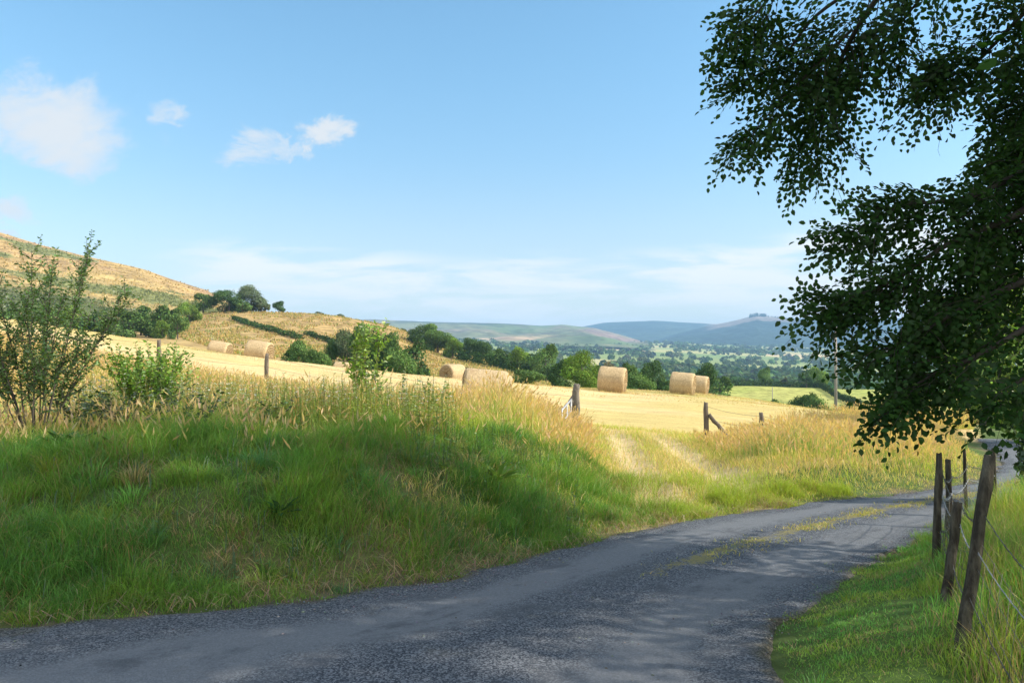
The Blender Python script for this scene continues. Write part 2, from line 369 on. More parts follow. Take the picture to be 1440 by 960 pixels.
def c_left(P,PY,X,Y,S):
    C=np.zeros(P.shape+(3,)); C[:]=(.44,.30,.12)
    a=fbm(X*.012+Y*.004,Y*.03+S*6,5,81); b=fbm(X*.06,Y*.06,4,82)
    C=mixc(C,np.array((.38,.24,.13)),sst(.72,.9,S)*sst(.35,.6,b)*.8)
    C=mixc(C,np.array((.48,.35,.14)),sst(.5,.65,fbm(X*.03,Y*.02+3,4,83))*.7)
    C=mixc(C,np.array((.14,.18,.055)),sst(.54,.62,fbm(X*.02,Y*.02+S*4,5,86)+.45*(b-.5))*.8)
    low=sst(.50,.28,S+(b-.5)*.35-.10*sst(180,100,P))
    C=mixc(C,np.array((.065,.11,.035)),low*sst(.30,.5,a+.2)*.85)
    C=mixc(C,np.array((.42,.24,.14)),sst(.60,.66,fbm(X*.03+7,Y*.04,3,85))*low*.8)
    return C
M_hill=ground_mat('bracken_hillside',1.0,.35,.16)
hz=[]
hz.append(hill('hillside',[-420,-200,0,60,120,200,240,290,312,340,380,420],[262,290,327,345,360,378,392,408,418,434,455,480],[480]*6+[478,475,470,475,485,500],165,430,800,c_left,M_hill,.85,rough=.55))
def c_moor(P,PY,X,Y,S):
    C=np.zeros(P.shape+(3,)); C[:]=(.16,.17,.08)
    a=fbm(X*.003,Y*.003,5,91)
    C=mixc(C,np.array((.26,.17,.13)),sst(.42,.6,a)*sst(.3,.8,S))
    C=mixc(C,np.array((.10,.15,.05)),sst(.5,.65,fbm(X*.004+5,Y*.003,4,92))*.8)
    C=mixc(C,np.array((.42,.30,.18)),sst(.62,.7,fbm(X*.005+5,Y*.006,3,93))*sst(.4,.2,S))
    C=mixc(C,np.array((.035,.05,.03)),sst(.90,.96,S)*sst(.45,.55,fbm(X*.004+2,Y*0,3,95))*.8)
    return C
M_moor=ground_mat('moorland',3,.02,.012)
hz.append(hill('moorland_hill',[200,400,520,600,700,760,790,835,870,900,930,1000],[456,452,449,452,454.5,458,456,461,470,479,488,505],[486]*7+[487,488,490,494,508],1750,3000,4200,c_moor,M_moor,.8))
def c_forest(P,PY,X,Y,S):
    C=np.zeros(P.shape+(3,)); C[:]=(.022,.042,.022)
    a=fbm(X*.002,Y*.002,5,101)
    C=mixc(C,np.array((.05,.075,.03)),sst(.5,.65,a)*.6)
    clr=sst(.78,.86,S+.10*(a-.5))*sst(985,1010,P)*sst(1130,1095,P)
    C=mixc(C,np.array((.30,.22,.17)),clr*.85)
    C=mixc(C,np.array((.16,.15,.09)),sst(.6,.66,fbm(X*.0015+3,Y*.003,3,103))*sst(1200,1300,P)*.6)
    return C
M_forest=ground_mat('conifer_forest_slope',8,.03,.02)
hz.append(hill('forest_ridge',[700,760,830,850,920,980,1050,1300,1600],[485,470,457,453.5,451,454.5,458,458,450],[486]*9,3700,4800,5500,c_forest,M_forest,.7))
hz.append(hill('forest_hill',[880,930,960,990,1030,1050,1065,1082,1100,1160,1250,1440,1750],[497,476,467,460,451,446,443,445,447,449,448,440,430],[498,492,494,496,498,500,500,500,500,502,504,505,505],2500,3800,5000,c_forest,M_forest,.8))

# ---------------- haze
mh,gh,oh=newmat('haze_air')
pv=gh.n('ShaderNodeVolumePrincipled'); pv.inputs['Color'].default_value=(.40,.68,1.0,1); pv.inputs['Density'].default_value=1.9e-4; pv.inputs['Anisotropy'].default_value=.0
gh.nt.links.new(pv.outputs[0],oh.inputs['Volume'])
zb,zt=-62.,max(hz)+12
bx=[(sx,sy,sz) for sz in (zb,zt) for sx,sy in ((-9500,-90),(9500,-90),(9500,6200),(-9500,6200))]
ho=mesh_np('haze',bx,[(0,3,2,1),(4,5,6,7),(0,1,5,4),(1,2,6,5),(2,3,7,6),(3,0,4,7)],None,None,mh); tag(ho,kind='stuff')

# ------------------------------------------------------------------ lane
nl=len(LS); K=30
us=np.concatenate([np.linspace(0,1,K)])
LS2=smooth_poly(LE,30); RS2=smooth_poly(RE,30); 
vl=np.concatenate([[0],np.cumsum(np.linalg.norm(np.diff((LS2+RS2)/2,axis=0),axis=1))])
U,I=np.meshgrid(us,np.arange(len(LS2)),indexing='xy')
ww=(U-.5)*1.03+.5
PX_=LS2[I][...,0]*(1-ww)+RS2[I][...,0]*ww; PY_=LS2[I][...,1]*(1-ww)+RS2[I][...,1]*ww
wob=(fbm(PX_*2.0,PY_*2.0,4,111)-.5)*.45*np.abs(U-.5)*2
dirn=(LS2-RS2); dirn/=np.linalg.norm(dirn,axis=1)[:,None]
PX_+=dirn[I][...,0]*wob; PY_+=dirn[I][...,1]*wob
Zr=zroad(PX_,PY_)+.004+.035*np.cos((U-.5)*np.pi)**2+(fbm(PX_*2.2,PY_*2.2,3,112)-.5)*.03-.05*(np.abs(U-.5)>.499)
far=sst(20,30,PY_); Zr=Zr*(1-far)+(Htab(PX_,PY_)+.02)*far
tr=np.exp(-((U-.27)/.09)**2)+np.exp(-((U-.76)/.09)**2)
mid=np.exp(-((U-.52)/.10)**2)
edge=sst(.12,.0,np.minimum(U,1-U))
mr,g,out=newmat('lane_worn_asphalt')
b=g.n('ShaderNodeBsdfPrincipled'); b.inputs['Roughness'].default_value=.85; b.inputs['Specular IOR Level'].default_value=.3
A=lambda n:g.n('ShaderNodeAttribute',attribute_name=n).outputs['Fac']
t=g.n('ShaderNodeTexCoord').outputs['Object']
stv=g.n('ShaderNodeVectorMath',operation='MULTIPLY'); 
sv=g.n('ShaderNodeCombineXYZ'); g.put(sv.inputs[0],g.m('MULTIPLY',A('vlen'),.9)); g.put(sv.inputs[1],g.m('MULTIPLY',A('ucross'),9.0))
nb_=g.noise(sv.outputs[0],1.0,6,.65,.5); ng=g.noise(t,55,3,.7); nm=g.noise(t,4.5,6,.7); nf=g.noise(t,150,2,.6)
vo=g.n('ShaderNodeTexVoronoi'); g.put(vo.inputs['Vector'],t); vo.inputs['Scale'].default_value=120
stone=vo.outputs['Color']; sp2=g.n('ShaderNodeSeparateXYZ'); g.nt.links.new(stone,sp2.inputs[0])
grav=g.ramp(sp2.outputs[0],.2,1.0)
c=g.mix(grav,(.048,.058,.078),(.27,.29,.325))
c=g.mix(g.m('MULTIPLY',g.ramp(g.m('ADD',g.m('MULTIPLY',A('track'),.46),g.m('ADD',g.m('MULTIPLY',nb_,.7),g.m('MULTIPLY',nm,.4))),.52,.86),.75),c,(.26,.275,.30))
c=g.mix(g.m('MULTIPLY',g.ramp(g.m('ADD',g.m('MULTIPLY',nb_,.6),g.m('MULTIPLY',nm,.4)),.50,.64),.55),c,(.045,.052,.070))
c=g.mix(g.m('MULTIPLY',g.ramp(g.noise(t,1.7,5,.65),.60,.72),.35),c,(.23,.21,.17))
mo=g.ramp(g.m('ADD',g.m('MULTIPLY',A('moss'),.6),g.m('SUBTRACT',g.m('ADD',g.m('MULTIPLY',nm,.7),g.m('MULTIPLY',ng,.5)),.6)),.50,.62)
c=g.mix(mo,c,g.mix(ng,(.19,.20,.055),(.42,.34,.14)))
ed=g.ramp(g.m('ADD',A('edge'),g.m('SUBTRACT',nm,.5)),.45,.95)
c=g.mix(g.m('MULTIPLY',ed,.9),c,g.mix(grav,(.09,.08,.05),(.24,.21,.14)))
g.put(b.inputs['Base Color'],c)
bp=g.n('ShaderNodeBump'); bp.inputs['Distance'].default_value=.028
g.put(bp.inputs['Height'],g.m('ADD',g.m('MULTIPLY',grav,.6),g.m('ADD',g.m('MULTIPLY',nm,1.6),nf))); g.nt.links.new(bp.outputs[0],b.inputs['Normal'])
g.nt.links.new(b.outputs[0],out.inputs[0])
mossv=mid*np.where(PY_>5.2,1,0.25)*sst(4.6,6.0,PY_)
lane=mesh_np('lane',np.stack([PX_,PY_,Zr],-1).reshape(-1,3),grid_faces(*PX_.shape),None,None,mr,True,None,
   {'vlen':vl[I].ravel(),'ucross':U.ravel(),'track':tr.ravel(),'moss':mossv.ravel(),'edge':edge.ravel()}); tag(lane,kind='structure')

# ------------------------------------------------------------------ grass
M_grass=leaf_mat('grass_blades',.38,.02); M_leaf=leaf_mat('leaves',.34,.05); M_dark=leaf_mat('beech_leaves',.38,.012); M_crown=leaf_mat('crown_leaves',.2,.0)
def blades(name,P,h,w,lean,col,tipcol,az=None,head=None,headcol=None,headlen=.12,headw=.011):
    """curved grass blades, optional seed heads"""
    n=len(P); P=np.asarray(P,float)
    th=RNG.uniform(0,2*np.pi,n) if az is None else az
    ld=np.stack([np.cos(th),np.sin(th),0*th],1); fa=RNG.uniform(0,np.pi,n)
    sd_=np.stack([np.cos(fa),np.sin(fa),0*fa],1)*(w/2)[:,None]; up=np.array([0,0,1.])
    m=P+up*(h*.55)[:,None]+ld*(lean*h*.25)[:,None]; tp=P+up*(h*(1-.18*lean))[:,None]+ld*(lean*h*.8)[:,None]
    V=np.stack([P-sd_,P+sd_,m-sd_*.8,m+sd_*.8,tp],1).reshape(-1,3)
    b=np.arange(n)[:,None]*5; Q=b+np.array([[0,1,3,2]]); T=b+np.array([[2,3,4]])
    mc=(col+tipcol)/2
    Cc=np.stack([col*.85,col*.85,mc,mc,tipcol],1).reshape(-1,3)
    Vs=[V];Qs=[Q];Cs=[Cc];off=len(V)
    if head is not None and head.any():
        hi=np.where(head)[0]; k=len(hi); dirv=tp[hi]-m[hi]; dirv/=np.linalg.norm(dirv,axis=1)[:,None]
        hl=(headlen*RNG.uniform(.6,1.3,k))[:,None]; a=tp[hi]-dirv*hl*.8
        for s in range(2):
            f2=fa[hi]+s*1.4; q=np.stack([np.cos(f2),np.sin(f2),0*f2],1)*headw*RNG.uniform(.6,1.3,k)[:,None]
            V2=np.stack([a,a+dirv*hl*.4+q,a+dirv*hl,a+dirv*hl*.4-q],1).reshape(-1,3)
            Vs.append(V2); Qs.append(off+np.arange(k)[:,None]*4+np.arange(4)[None]); Cs.append(np.repeat(headcol[hi],4,0)); off+=len(V2)
    return mesh_np(name,np.vstack(Vs),np.vstack(Qs),T,np.vstack(Cs),M_grass)
def cvar(base,n,v=.18):
    return np.clip(np.asarray(base)*(1+RNG.normal(0,v,(n,1)))*(1+RNG.normal(0,v*.4,(n,3))),.005,.9)
def lerp(a,b,t): return a*(1-t)[:,None]+b*t[:,None]
def sample(n,x0,x1,y0,y1,tm=.80):
    x=RNG.uniform(x0,x1,n); y=RNG.uniform(y0,y1,n); k=np.abs(x)<tm*y+.6; return x[k],y[k]
GREEN=np.array((.095,.225,.045)); LIME=np.array((.36,.43,.055)); STRAW=np.array((.64,.48,.22)); PINK=np.array((.62,.44,.28)); DRY=np.array((.30,.21,.11))

# bank: short and medium grass in shade
x,y=sample(1150000,-8.5,4.6,3.6,10.5,.86); dl,dr=dists(x,y); z=H(x,y,dl,dr)
px=720+F*x/y
cl_=fbm(x*3.0,y*3.0,4,121); big=fbm(x*.8,y*.8,3,122); fine=fbm(x*6,y*6,2,123)
dens=sst(.30,.52,cl_)*.60+.46; dens*=sst(-.20,.12,dl+.45*(fine-.5)+.5*(fbm(x*2.6,y*2.6,3,125)-.5))*sst(4.3,3.0,dl); dens*=sst(7.6,7.0,y)*.0+1
dens*=np.where((px>890)&(dl>.6),.15,1)
bare=sst(.64,.72,fbm(x*1.3,y*1.3,4,21)); dens*=1-.25*bare
k=RNG.random(len(x))<dens*.62; x,y,z,dl,cl_,big,fine,px=[a[k] for a in (x,y,z,dl,cl_,big,fine,px)]
n=len(x); h=(.03+.15*sst(.40,.68,cl_)+.08*sst(.8,2.4,dl)*sst(.4,.6,big)+.12*RNG.random(n)**4)*sst(-.1,.5,dl)**.5*RNG.uniform(.6,1.3,n)+.015
hue=sst(.35,.65,fbm(x*2.5+4,y*2.5,3,124)); c=lerp(cvar(GREEN*1.0,n),cvar(GREEN*np.array((1.55,1.2,.85)),n),hue)
br=RNG.random(n)<(.05+.18*sst(.58,.7,fbm(x*1.3,y*1.3,4,21))); c[br]=cvar(DRY,br.sum())
c=lerp(c,cvar(LIME*.9,n),sst(1.0,2.2,x)*.8*(1-br))
blades('bank_grass',np.stack([x,y,z-.01],1),h,RNG.uniform(.0022,.0052,n),RNG.uniform(.2,1.6,n),c,c*np.array((1.5,1.4,1.25))); tag(bpy.context.scene.objects['bank_grass'],'short tufty green grass covering the shaded roadside bank','grass',kind='stuff')

def tussocks(name,cx,cy,rad,hh,nb,cols,label,tip=1.4,tag_kind='grass'):
    A=[];Hh=[];Az=[];Cc=[];Wd=[];Ln=[]
    for i in range(len(cx)):
        k=int(nb*RNG.uniform(.6,1.4)); a=RNG.random(k)*6.283; q=rad[i]*np.sqrt(RNG.random(k)); A.append(np.stack([cx[i]+np.cos(a)*q,cy[i]+np.sin(a)*q],1))
        Hh.append(hh[i]*(1.1-.45*q/rad[i])*RNG.uniform(.6,1.15,k)); Az.append(a+RNG.normal(0,.4,k)); Ln.append(.25+1.1*q/rad[i]*RNG.uniform(.6,1.3,k)); Cc.append(cvar(cols[i],k,.14))
    A=np.vstack(A); c=np.vstack(Cc); n=len(A)
    o=blades(name,np.stack([A[:,0],A[:,1],H(A[:,0],A[:,1])-.01],1),np.concatenate(Hh),RNG.uniform(.003,.006,n),np.concatenate(Ln),c,np.clip(c*tip,0,.9),np.concatenate(Az)); tag(o,label,'grass',kind='stuff')
x_,y_=sample(1500,-8.5,4.2,3.8,9.5,.86); d_,_q=dists(x_,y_); k=(d_>.05)&(d_<3.3)&~((720+F*x_/y_>880)&(d_>.5)); x_,y_,d_=x_[k],y_[k],d_[k]; n=len(x_)
cc=lerp(cvar(GREEN*1.15,n,.2),cvar(LIME*.62,n,.15),RNG.random(n)**1.6); q_=RNG.random(n); cc[q_<.14]=cvar((.10,.21,.08),(q_<.14).sum(),.1); cc[q_>.90]=cvar((.34,.27,.13),(q_>.90).sum(),.12)
tussocks('tussock_grass',x_,y_,RNG.uniform(.05,.13,n),RNG.uniform(.09,.26,n)*(.55+.45*sst(.1,1.2,d_)),75,cc,'separate grass tussocks of mixed greens on the shaded bank')
x_,y_=sample(420,1.0,8,3.0,11,.86); _q,d_=dists(x_,y_); k=(d_>-.02)&(d_<.45)|((d_>1.5)&(d_<4)); k=k&(_q<0); x_,y_,d_=x_[k],y_[k],d_[k]; n=len(x_)
tussocks('tussock_grass',x_,y_,RNG.uniform(.03,.08,n),RNG.uniform(.04,.10,n)+.10*(d_>1.5),45,lerp(cvar(GREEN*1.3,n,.2),cvar(LIME*.7,n,.15),RNG.random(n)),'small grass tussocks along the right edge of the lane and the fence')
# dry thatch lying on the bank
x,y=sample(60000,-8.5,3.5,3.8,9.5,.86); dl,dr=dists(x,y); k=(dl>-.08)&(dl<3.2)&(RNG.random(len(x))<.04+.4*sst(.30,.05,dl)+.40*sst(.60,.70,fbm(x*1.3,y*1.3,4,21))); x,y=x[k],y[k]; dl=dl[k]; n=len(x)
c=cvar((.34,.25,.15),n,.3)
blades('dry_thatch',np.stack([x,y,H(x,y)+.02],1),RNG.uniform(.05,.14,n),RNG.uniform(.003,.006,n),RNG.uniform(1.6,3.2,n),c,c*1.15); tag(bpy.context.scene.objects['dry_thatch'],'dry straw coloured thatch lying in patches on the shaded bank','dead grass',kind='stuff')

# tall grass and meadow edge beyond the bank
x,y=sample(1300000,-17,20,6.5,31,.80); dl,dr=dists(x,y); z=H(x,y,dl,dr); px=720+F*x/y
rd=rutd(x,y)
gate=sst(.55,.9,rd)*np.where((np.abs(x-2.65)<.55)&(y<19)&(y>8.5),.55,1)
gate*=1-sst(1.55,1.1,np.abs(x-2.6))*sst(10.2,9.4,y)*.85
inner=sst(1.5,2.4,dl+.6*(fbm(x*1.2,y*1.2,3,131)-.5)+np.interp(px,[980,1060],[0,1.1])-np.where((px>860)&(px<980),.5,0))
fy=np.interp(px,[0,400,700,807,1000,1100,1180,1300,1440],[21,20.3,18.5,18,17.5,20,25,29,30])
outer=sst(.6,-.4,y-fy-np.where(px>1020,1.5,0)+2.0*(fbm(x*.7,y*.7,3,132)-.5))
dens=inner*outer*gate*np.where(dl>0,1,0)*(.35+.65*sst(.35,.55,fbm(x*1.5,y*1.5,3,133)))
dens*=np.interp(y,[6,9,14,24,30],[1,.9,.6,.55,.5])
k=RNG.random(len(x))<dens*.62; x,y,z,dl,px,rd=[a[k] for a in (x,y,z,dl,px,rd)]; n=len(x)
clump=fbm(x*1.1,y*1.1,3,134); tall=np.interp(px,[0,150,300,600,700,800,860,950,1020,1100,1300,1440],[.50,.52,.62,.78,.98,.62,.48,.36,.44,.82,.75,.6])
edgeh=.45+.55*sst(1.9,3.2,dl+np.where(px>860,1.0,0)); h=tall*edgeh*(.55+.6*clump)*RNG.uniform(.55,1.15,n)*np.where(px>1000,np.interp(y,[8,11,16],[.75,.95,1]),1)
h*=np.where(y>12,1,1)
lime=sst(.38,.62,fbm(x*.7+3,y*.7,3,135)); lime=np.where((px>600)&(px<960),np.maximum(lime,.85*sst(13,9.5,y)),lime)
strawy=np.interp(px,[0,160,260,560,680,830,900,1000,1200,1440],[.5,.35,.14,.18,.62,.78,.55,.5,.55,.3])
isst=RNG.random(n)<strawy*(.6+.6*sst(10,15,y))*np.where(px<760,.15+.85*sst(2.3,3.6,dl),1)
c=lerp(cvar(GREEN*1.5,n),cvar(LIME,n),lime); c[isst]=cvar(STRAW,isst.sum(),.12)
orange=(RNG.random(n)<.65*sst(.50,.60,fbm(x*.9+11,y*.9,3,136)))&(px>120)&(px<650); c[orange]=cvar((.38,.20,.06),orange.sum())
tip=lerp(c,cvar(STRAW*1.1,n,.1),np.where(isst,.8,.28*RNG.random(n)))
head=(isst&(RNG.random(n)<.88))|(RNG.random(n)<.12); hc=lerp(cvar(PINK,n,.12),cvar(STRAW*1.15,n,.1),RNG.random(n))
blades('tall_grass',np.stack([x,y,z-.01],1),h,RNG.uniform(.004,.008,n),RNG.uniform(.1,.8,n),c,tip,None,head,hc,.12,.0115); tag(bpy.context.scene.objects['tall_grass'],'tall seeding straw and green grass along the edge of the hay field','grass',kind='stuff')

# short turf in the gateway and on the lane edge and middle
x,y=sample(150000,-1,10,6.5,20,.80); dl,dr=dists(x,y); rd=rutd(x,y); px=720+F*x/y
k=(dl>0.03)&(dl<9)&((np.abs(x-2.4)<2.6)|(dl<1.1))&(RNG.random(len(x))<.15+.75*sst(.15,.5,rd)); x,y,dl,px=x[k],y[k],dl[k],px[k]; n=len(x)
hue=RNG.random(n); c=lerp(cvar(LIME,n),cvar(STRAW,n),sst(.35,.75,hue*.6+.6*fbm(x*1.5,y*1.5,3,141)))
blades('gateway_turf',np.stack([x,y,H(x,y)-.02],1),RNG.uniform(.03,.13,n)*(.5+sst(0,.8,dl)),RNG.uniform(.005,.009,n),RNG.uniform(.2,1.3,n),c,c*1.15); tag(bpy.context.scene.objects['gateway_turf'],'short yellow green turf in the field gateway','grass',kind='stuff')
i=RNG.integers(0,len(LS2),26000); u=np.clip(RNG.normal(.52,.045,26000),.3,.7); P=LS2[i]*(1-u)[:,None]+RS2[i]*u[:,None]+RNG.normal(0,.06,(26000,2))
k=(P[:,1]>5.4)&(P[:,1]<17)&(RNG.random(26000)<sst(.42,.6,fbm(P[:,0]*3,P[:,1]*3,3,151))*sst(5.2,8,P[:,1])*.8); P=P[k]; n=len(P)
c=lerp(cvar(LIME*.8,n),cvar(STRAW*.9,n),RNG.random(n)**.8)
blades('lane_middle_grass',np.stack([P[:,0],P[:,1],zroad(P[:,0],P[:,1])+.03],1),RNG.uniform(.012,.05,n),RNG.uniform(.004,.008,n),RNG.uniform(.3,1.6,n),c,c*1.1); tag(bpy.context.scene.objects['lane_middle_grass'],'low moss and grass strip down the middle of the lane','grass',kind='stuff')

# right verge: mown, and long grass past the fence
FL=np.array([(1.5,1.6),(2.08,3.7),(2.4,4.4),(3.1,5.6),(3.75,6.6),(4.65,7.7),(5.4,8.5),(6.6,9.3),(8.4,10.8),(11,13.5)],float); FLs=smooth_poly(FL)
x,y=sample(1000000,.8,11.5,2.2,14,.86); dl,dr=dists(x,y); fd=-sdist(FLs,x,y)      # fd>0 right of the fence
px=720+F*x/y; fine=fbm(x*7,y*7,2,161); md=fbm(x*1.6,y*1.6,3,162)
dens=sst(-.06,.12,dr+.35*(fine-.5)+.5*(fbm(x*2.8,y*2.8,3,165)-.5))*np.where(fd<-.15,.95,.55)*np.interp(y,[2,5,8,14],[1,.9,.7,.5])*(.5+.5*sst(.3,.5,md))
k=RNG.random(len(x))<dens; x,y,dr,fd,px,fine,md=[a[k] for a in (x,y,dr,fd,px,fine,md)]; n=len(x)
lg=sst(-.18,.30,fd); up_=sst(5.6,7.5,y)*sst(-.8,-.1,fd)
h=(.016+.018*sst(.4,.7,md)+.025*RNG.random(n)**4)*(1-lg)+lg*RNG.uniform(.10,.42,n)*(.4+md)+up_*.12*RNG.random(n)
hue=sst(.35,.65,fbm(x*1.2,y*2.5,3,163)); c=lerp(cvar(GREEN*1.5,n),cvar(LIME*.85,n),hue*.6+.2*lg)
br=RNG.random(n)<.10+.25*sst(.55,.7,fbm(x*1.5,y*4,3,164)); c[br]=cvar(DRY*1.1,br.sum())
br=(lg>.6)&(RNG.random(n)<.18); c[br]=cvar(STRAW*.8,br.sum())
blades('verge_grass',np.stack([x,y,H(x,y)-.01],1),h,RNG.uniform(.0025,.0055,n),RNG.uniform(.2,1.4,n)*(1-.4*lg),c,c*1.2); tag(bpy.context.scene.objects['verge_grass'],'mown green verge on the right with longer grass under the fence','grass',kind='stuff')

# stubble of the hay field
x,y=sample(260000,-34,36,17.5,52,.80); dl,dr=dists(x,y); px=720+F*x/y
fy=np.interp(px,[0,400,700,807,1000,1100,1300,1440],[20,19,17.5,17.5,17,19,23,25])
k=(y>fy+RNG.normal(0,.4,len(x)))&(dl>.3)&(RNG.random(len(x))<np.interp(y,[17,30,50],[1,.7,.35])*(.25+.75*sst(.35,.6,fbm(x*.25,y*1.2,3,171)))); x,y=x[k],y[k]; n=len(x)
gt=sst(.45,.7,fbm(x*.12,y*.3,4,41)); c=lerp(cvar((.59,.43,.21),n,.12),cvar((.46,.37,.13),n,.12),gt*.8)
blades('hay_stubble',np.stack([x,y,H(x,y)-.01],1),RNG.uniform(.02,.06,n)*(.6+.5*(y>30)),RNG.uniform(.008,.016,n)*(1+.7*(y>30)),RNG.uniform(.4,2.2,n),c,c*1.1); tag(bpy.context.scene.objects['hay_stubble'],'pale cut hay stubble over the bale field','stubble',kind='stuff')

# rushes and bracken tufts on the rough field and the hill
yy=np.exp(RNG.uniform(math.log(88),math.log(245),90000)); tt=RNG.uniform(-.62,.08,90000); xx=tt*yy; pp=720+F*tt
k=(fbm(xx*.35,yy*.22,3,63)>.47)&(pp<780)&(pp>np.interp(yy,[88,150],[330,215])); xx,yy=xx[k],yy[k]; n=len(xx); zz_=H(xx,yy,np.full(n,9.),np.full(n,-9.))
gq=RNG.random(n)<.35; c=cvar((.44,.31,.12),n,.2); c[gq]=cvar((.24,.25,.07),gq.sum(),.2)
blades('rushes',np.stack([xx,yy,zz_-.05],1),RNG.uniform(.25,.6,n),RNG.uniform(.12,.3,n),RNG.uniform(.1,.8,n),c,c*1.1); tag(bpy.context.scene.objects['rushes'],'tan rush tussocks speckling the rough field on the left','rushes',kind='stuff')
hm=bpy.context.scene.objects['hillside'].data; hv=np.empty(len(hm.vertices)*3,np.float32); hm.vertices.foreach_get('co',hv); hv=hv.reshape(-1,3); hc_=np.empty(len(hm.vertices)*4,np.float32); hm.color_attributes['Col'].data.foreach_get('color',hc_); hc_=hc_.reshape(-1,4)[:,:3]
i=RNG.integers(0,500*89,34000); k=RNG.random(len(i))<np.where(hc_[i,1]>hc_[i,0],.85,.35); i=i[k]; n=len(i); Pq=hv[i]+RNG.uniform(-1,1,(n,3))*[1.5,2,0]
blades('bracken',Pq-[0,0,.1],RNG.uniform(.4,1.2,n),RNG.uniform(.5,1.3,n),RNG.uniform(.1,.7,n),np.clip(hc_[i]*RNG.uniform(.75,1.2,(n,1)),0,1),np.clip(hc_[i]*RNG.uniform(.85,1.35,(n,1)),0,1)); tag(bpy.context.scene.objects['bracken'],'bracken and coarse grass speckling the steep left hillside','bracken',kind='stuff')
# stones on the lane edges
mb=MB(); nS=6500; i=RNG.integers(60,len(LS2)-60,nS); u=np.where(RNG.random(nS)<.45,np.abs(RNG.normal(0,.08,nS)),np.where(RNG.random(nS)<.35,1-np.abs(RNG.normal(0,.06,nS)),RNG.random(nS))); P=LS2[i]*(1-u)[:,None]+RS2[i]*u[:,None]+RNG.normal(0,.05,(nS,2))
oc=np.array([(1,0,0),(-1,0,0),(0,1,0),(0,-1,0),(0,0,.7),(0,0,-.5)],float); of=np.array([(0,2,4),(2,1,4),(1,3,4),(3,0,4),(2,0,5),(1,2,5),(3,1,5),(0,3,5)])
zz=zroad(P[:,0],P[:,1])+.03*np.cos((np.clip(u,0,1)-.5)*np.pi)**2
for a in range(nS):
    s=random.uniform(.003,.008)+(.01*random.random() if random.random()<.04 else 0); rot=random.uniform(0,6.28); ca,sa=math.cos(rot),math.sin(rot)
    v=oc*s*RNG.uniform(.7,1.3,(6,3)); v=np.stack([v[:,0]*ca-v[:,1]*sa,v[:,0]*sa+v[:,1]*ca,v[:,2]],1)+[P[a,0],P[a,1],zz[a]+.004]
    mb.add(v,None,of,cvar((.20,.195,.19),1,.35)[0])
so=mb.build('gravel',prin('gravel_stone',(.2,.2,.2),.9,attr=True)); tag(so,'loose grey gravel scattered over the lane','gravel',kind='stuff')

# ------------------------------------------------------------------ leaves
def unit(v): return v/(np.linalg.norm(v,axis=-1,keepdims=True)+1e-9)
def leaves(P,D,N,L_,Wd,col,fold=.25):
    """oval folded leaves: base P, direction D, normal N"""
    P=np.asarray(P);n=len(P);D=unit(D);S=unit(np.cross(D,N));N=unit(np.cross(S,D)); l=L_[:,None]; w=Wd[:,None]/2
    v=[P,P+D*l*.33+S*w+N*w*fold,P+D*l*.68+S*w*.85+N*w*fold,P+D*l-N*l*.06,P+D*l*.68-S*w*.85+N*w*fold,P+D*l*.33-S*w+N*w*fold]
    V=np.stack(v,1).reshape(-1,3); b=np.arange(n)[:,None]*6
    Q=np.vstack([b+np.array([[0,1,2,3]]),b+np.array([[0,3,4,5]])]); return V,Q,np.repeat(col,6,0)
def spray(rng,a,d,ln,step,leaf,droop,colb,colv=.2,flat=.5,leaves_per=1):
    """a twig with alternate leaves; returns twig points and leaf arrays"""
    n=max(3,int(ln/step)); s=np.linspace(0,1,n)
    d=unit(d); P=a+np.outer(s*ln,d)+np.outer((s**2)*ln,np.array([0,0,-droop]))+np.cumsum(rng.normal(0,.004,(n,3)),0)
    side=unit(np.cross(d,[0,0,1.]))[None]*np.where(np.arange(n)%2,1,-1)[:,None]
    D=unit(d[None]*.6+side*.8+rng.normal(0,.35,(n,3))+np.array([0,0,-.25]))
    N=unit(np.array([0,0,1.])[None]*flat+rng.normal(0,.6,(n,3)))
    return P,D,N,leaf*rng.uniform(.65,1.15,n),cvar(colb,n,colv)
M_bark=prin('grey_brown_bark',(.16,.13,.10),.9,.02,14,(.07,.06,.05),stretch=(1,1,.25))
M_bark_dark=prin('dark_twig_bark',(.05,.04,.035),.9,.01,20,(.09,.08,.06),stretch=(1,1,.25))

def frond(rng,a,d,ll,leaf,droop,colb):
    d=unit(np.asarray(d,float)); n0=unit(np.array([0,-.45,.55])+rng.normal(0,.35,3)); sd0=unit(np.cross(d,n0)); n0=unit(np.cross(sd0,d))
    k=max(4,int(ll/.05)); A=[[],[],[],[],[]]
    axis=lambda s: a+d*ll*s+np.array([0,0,-droop])*ll*s*s
    for j in range(k+1):
        s0=(j+.3)/(k+.3); p=axis(s0); sg=1 if j%2 else -1
        if j==k: sub=d; L=.10
        else: sub=unit(d*.75+sd0*sg*.75+rng.normal(0,.14,3)+np.array([0,0,-.12])); L=(.05+ll*.48*(1-.75*s0))*rng.uniform(.7,1.15)
        m=max(2,int(L/.026)); t=np.linspace(.15,1,m)[:,None]
        P=p+sub*L*t+np.array([0,0,-.25])*L*t*t; ss=unit(np.cross(sub,n0))*np.where(np.arange(m)%2,1,-1)[:,None]
        D=unit(sub*.7+ss*.65+rng.normal(0,.22,(m,3))+[0,0,-.15]); N=unit(n0+rng.normal(0,.33,(m,3)))
        A[0].append(P);A[1].append(D);A[2].append(N);A[3].append(leaf*rng.uniform(.6,1.15,m));A[4].append(cvar(colb*rng.uniform(.8,1.3),m,.2))
    return [np.concatenate(v) for v in A]
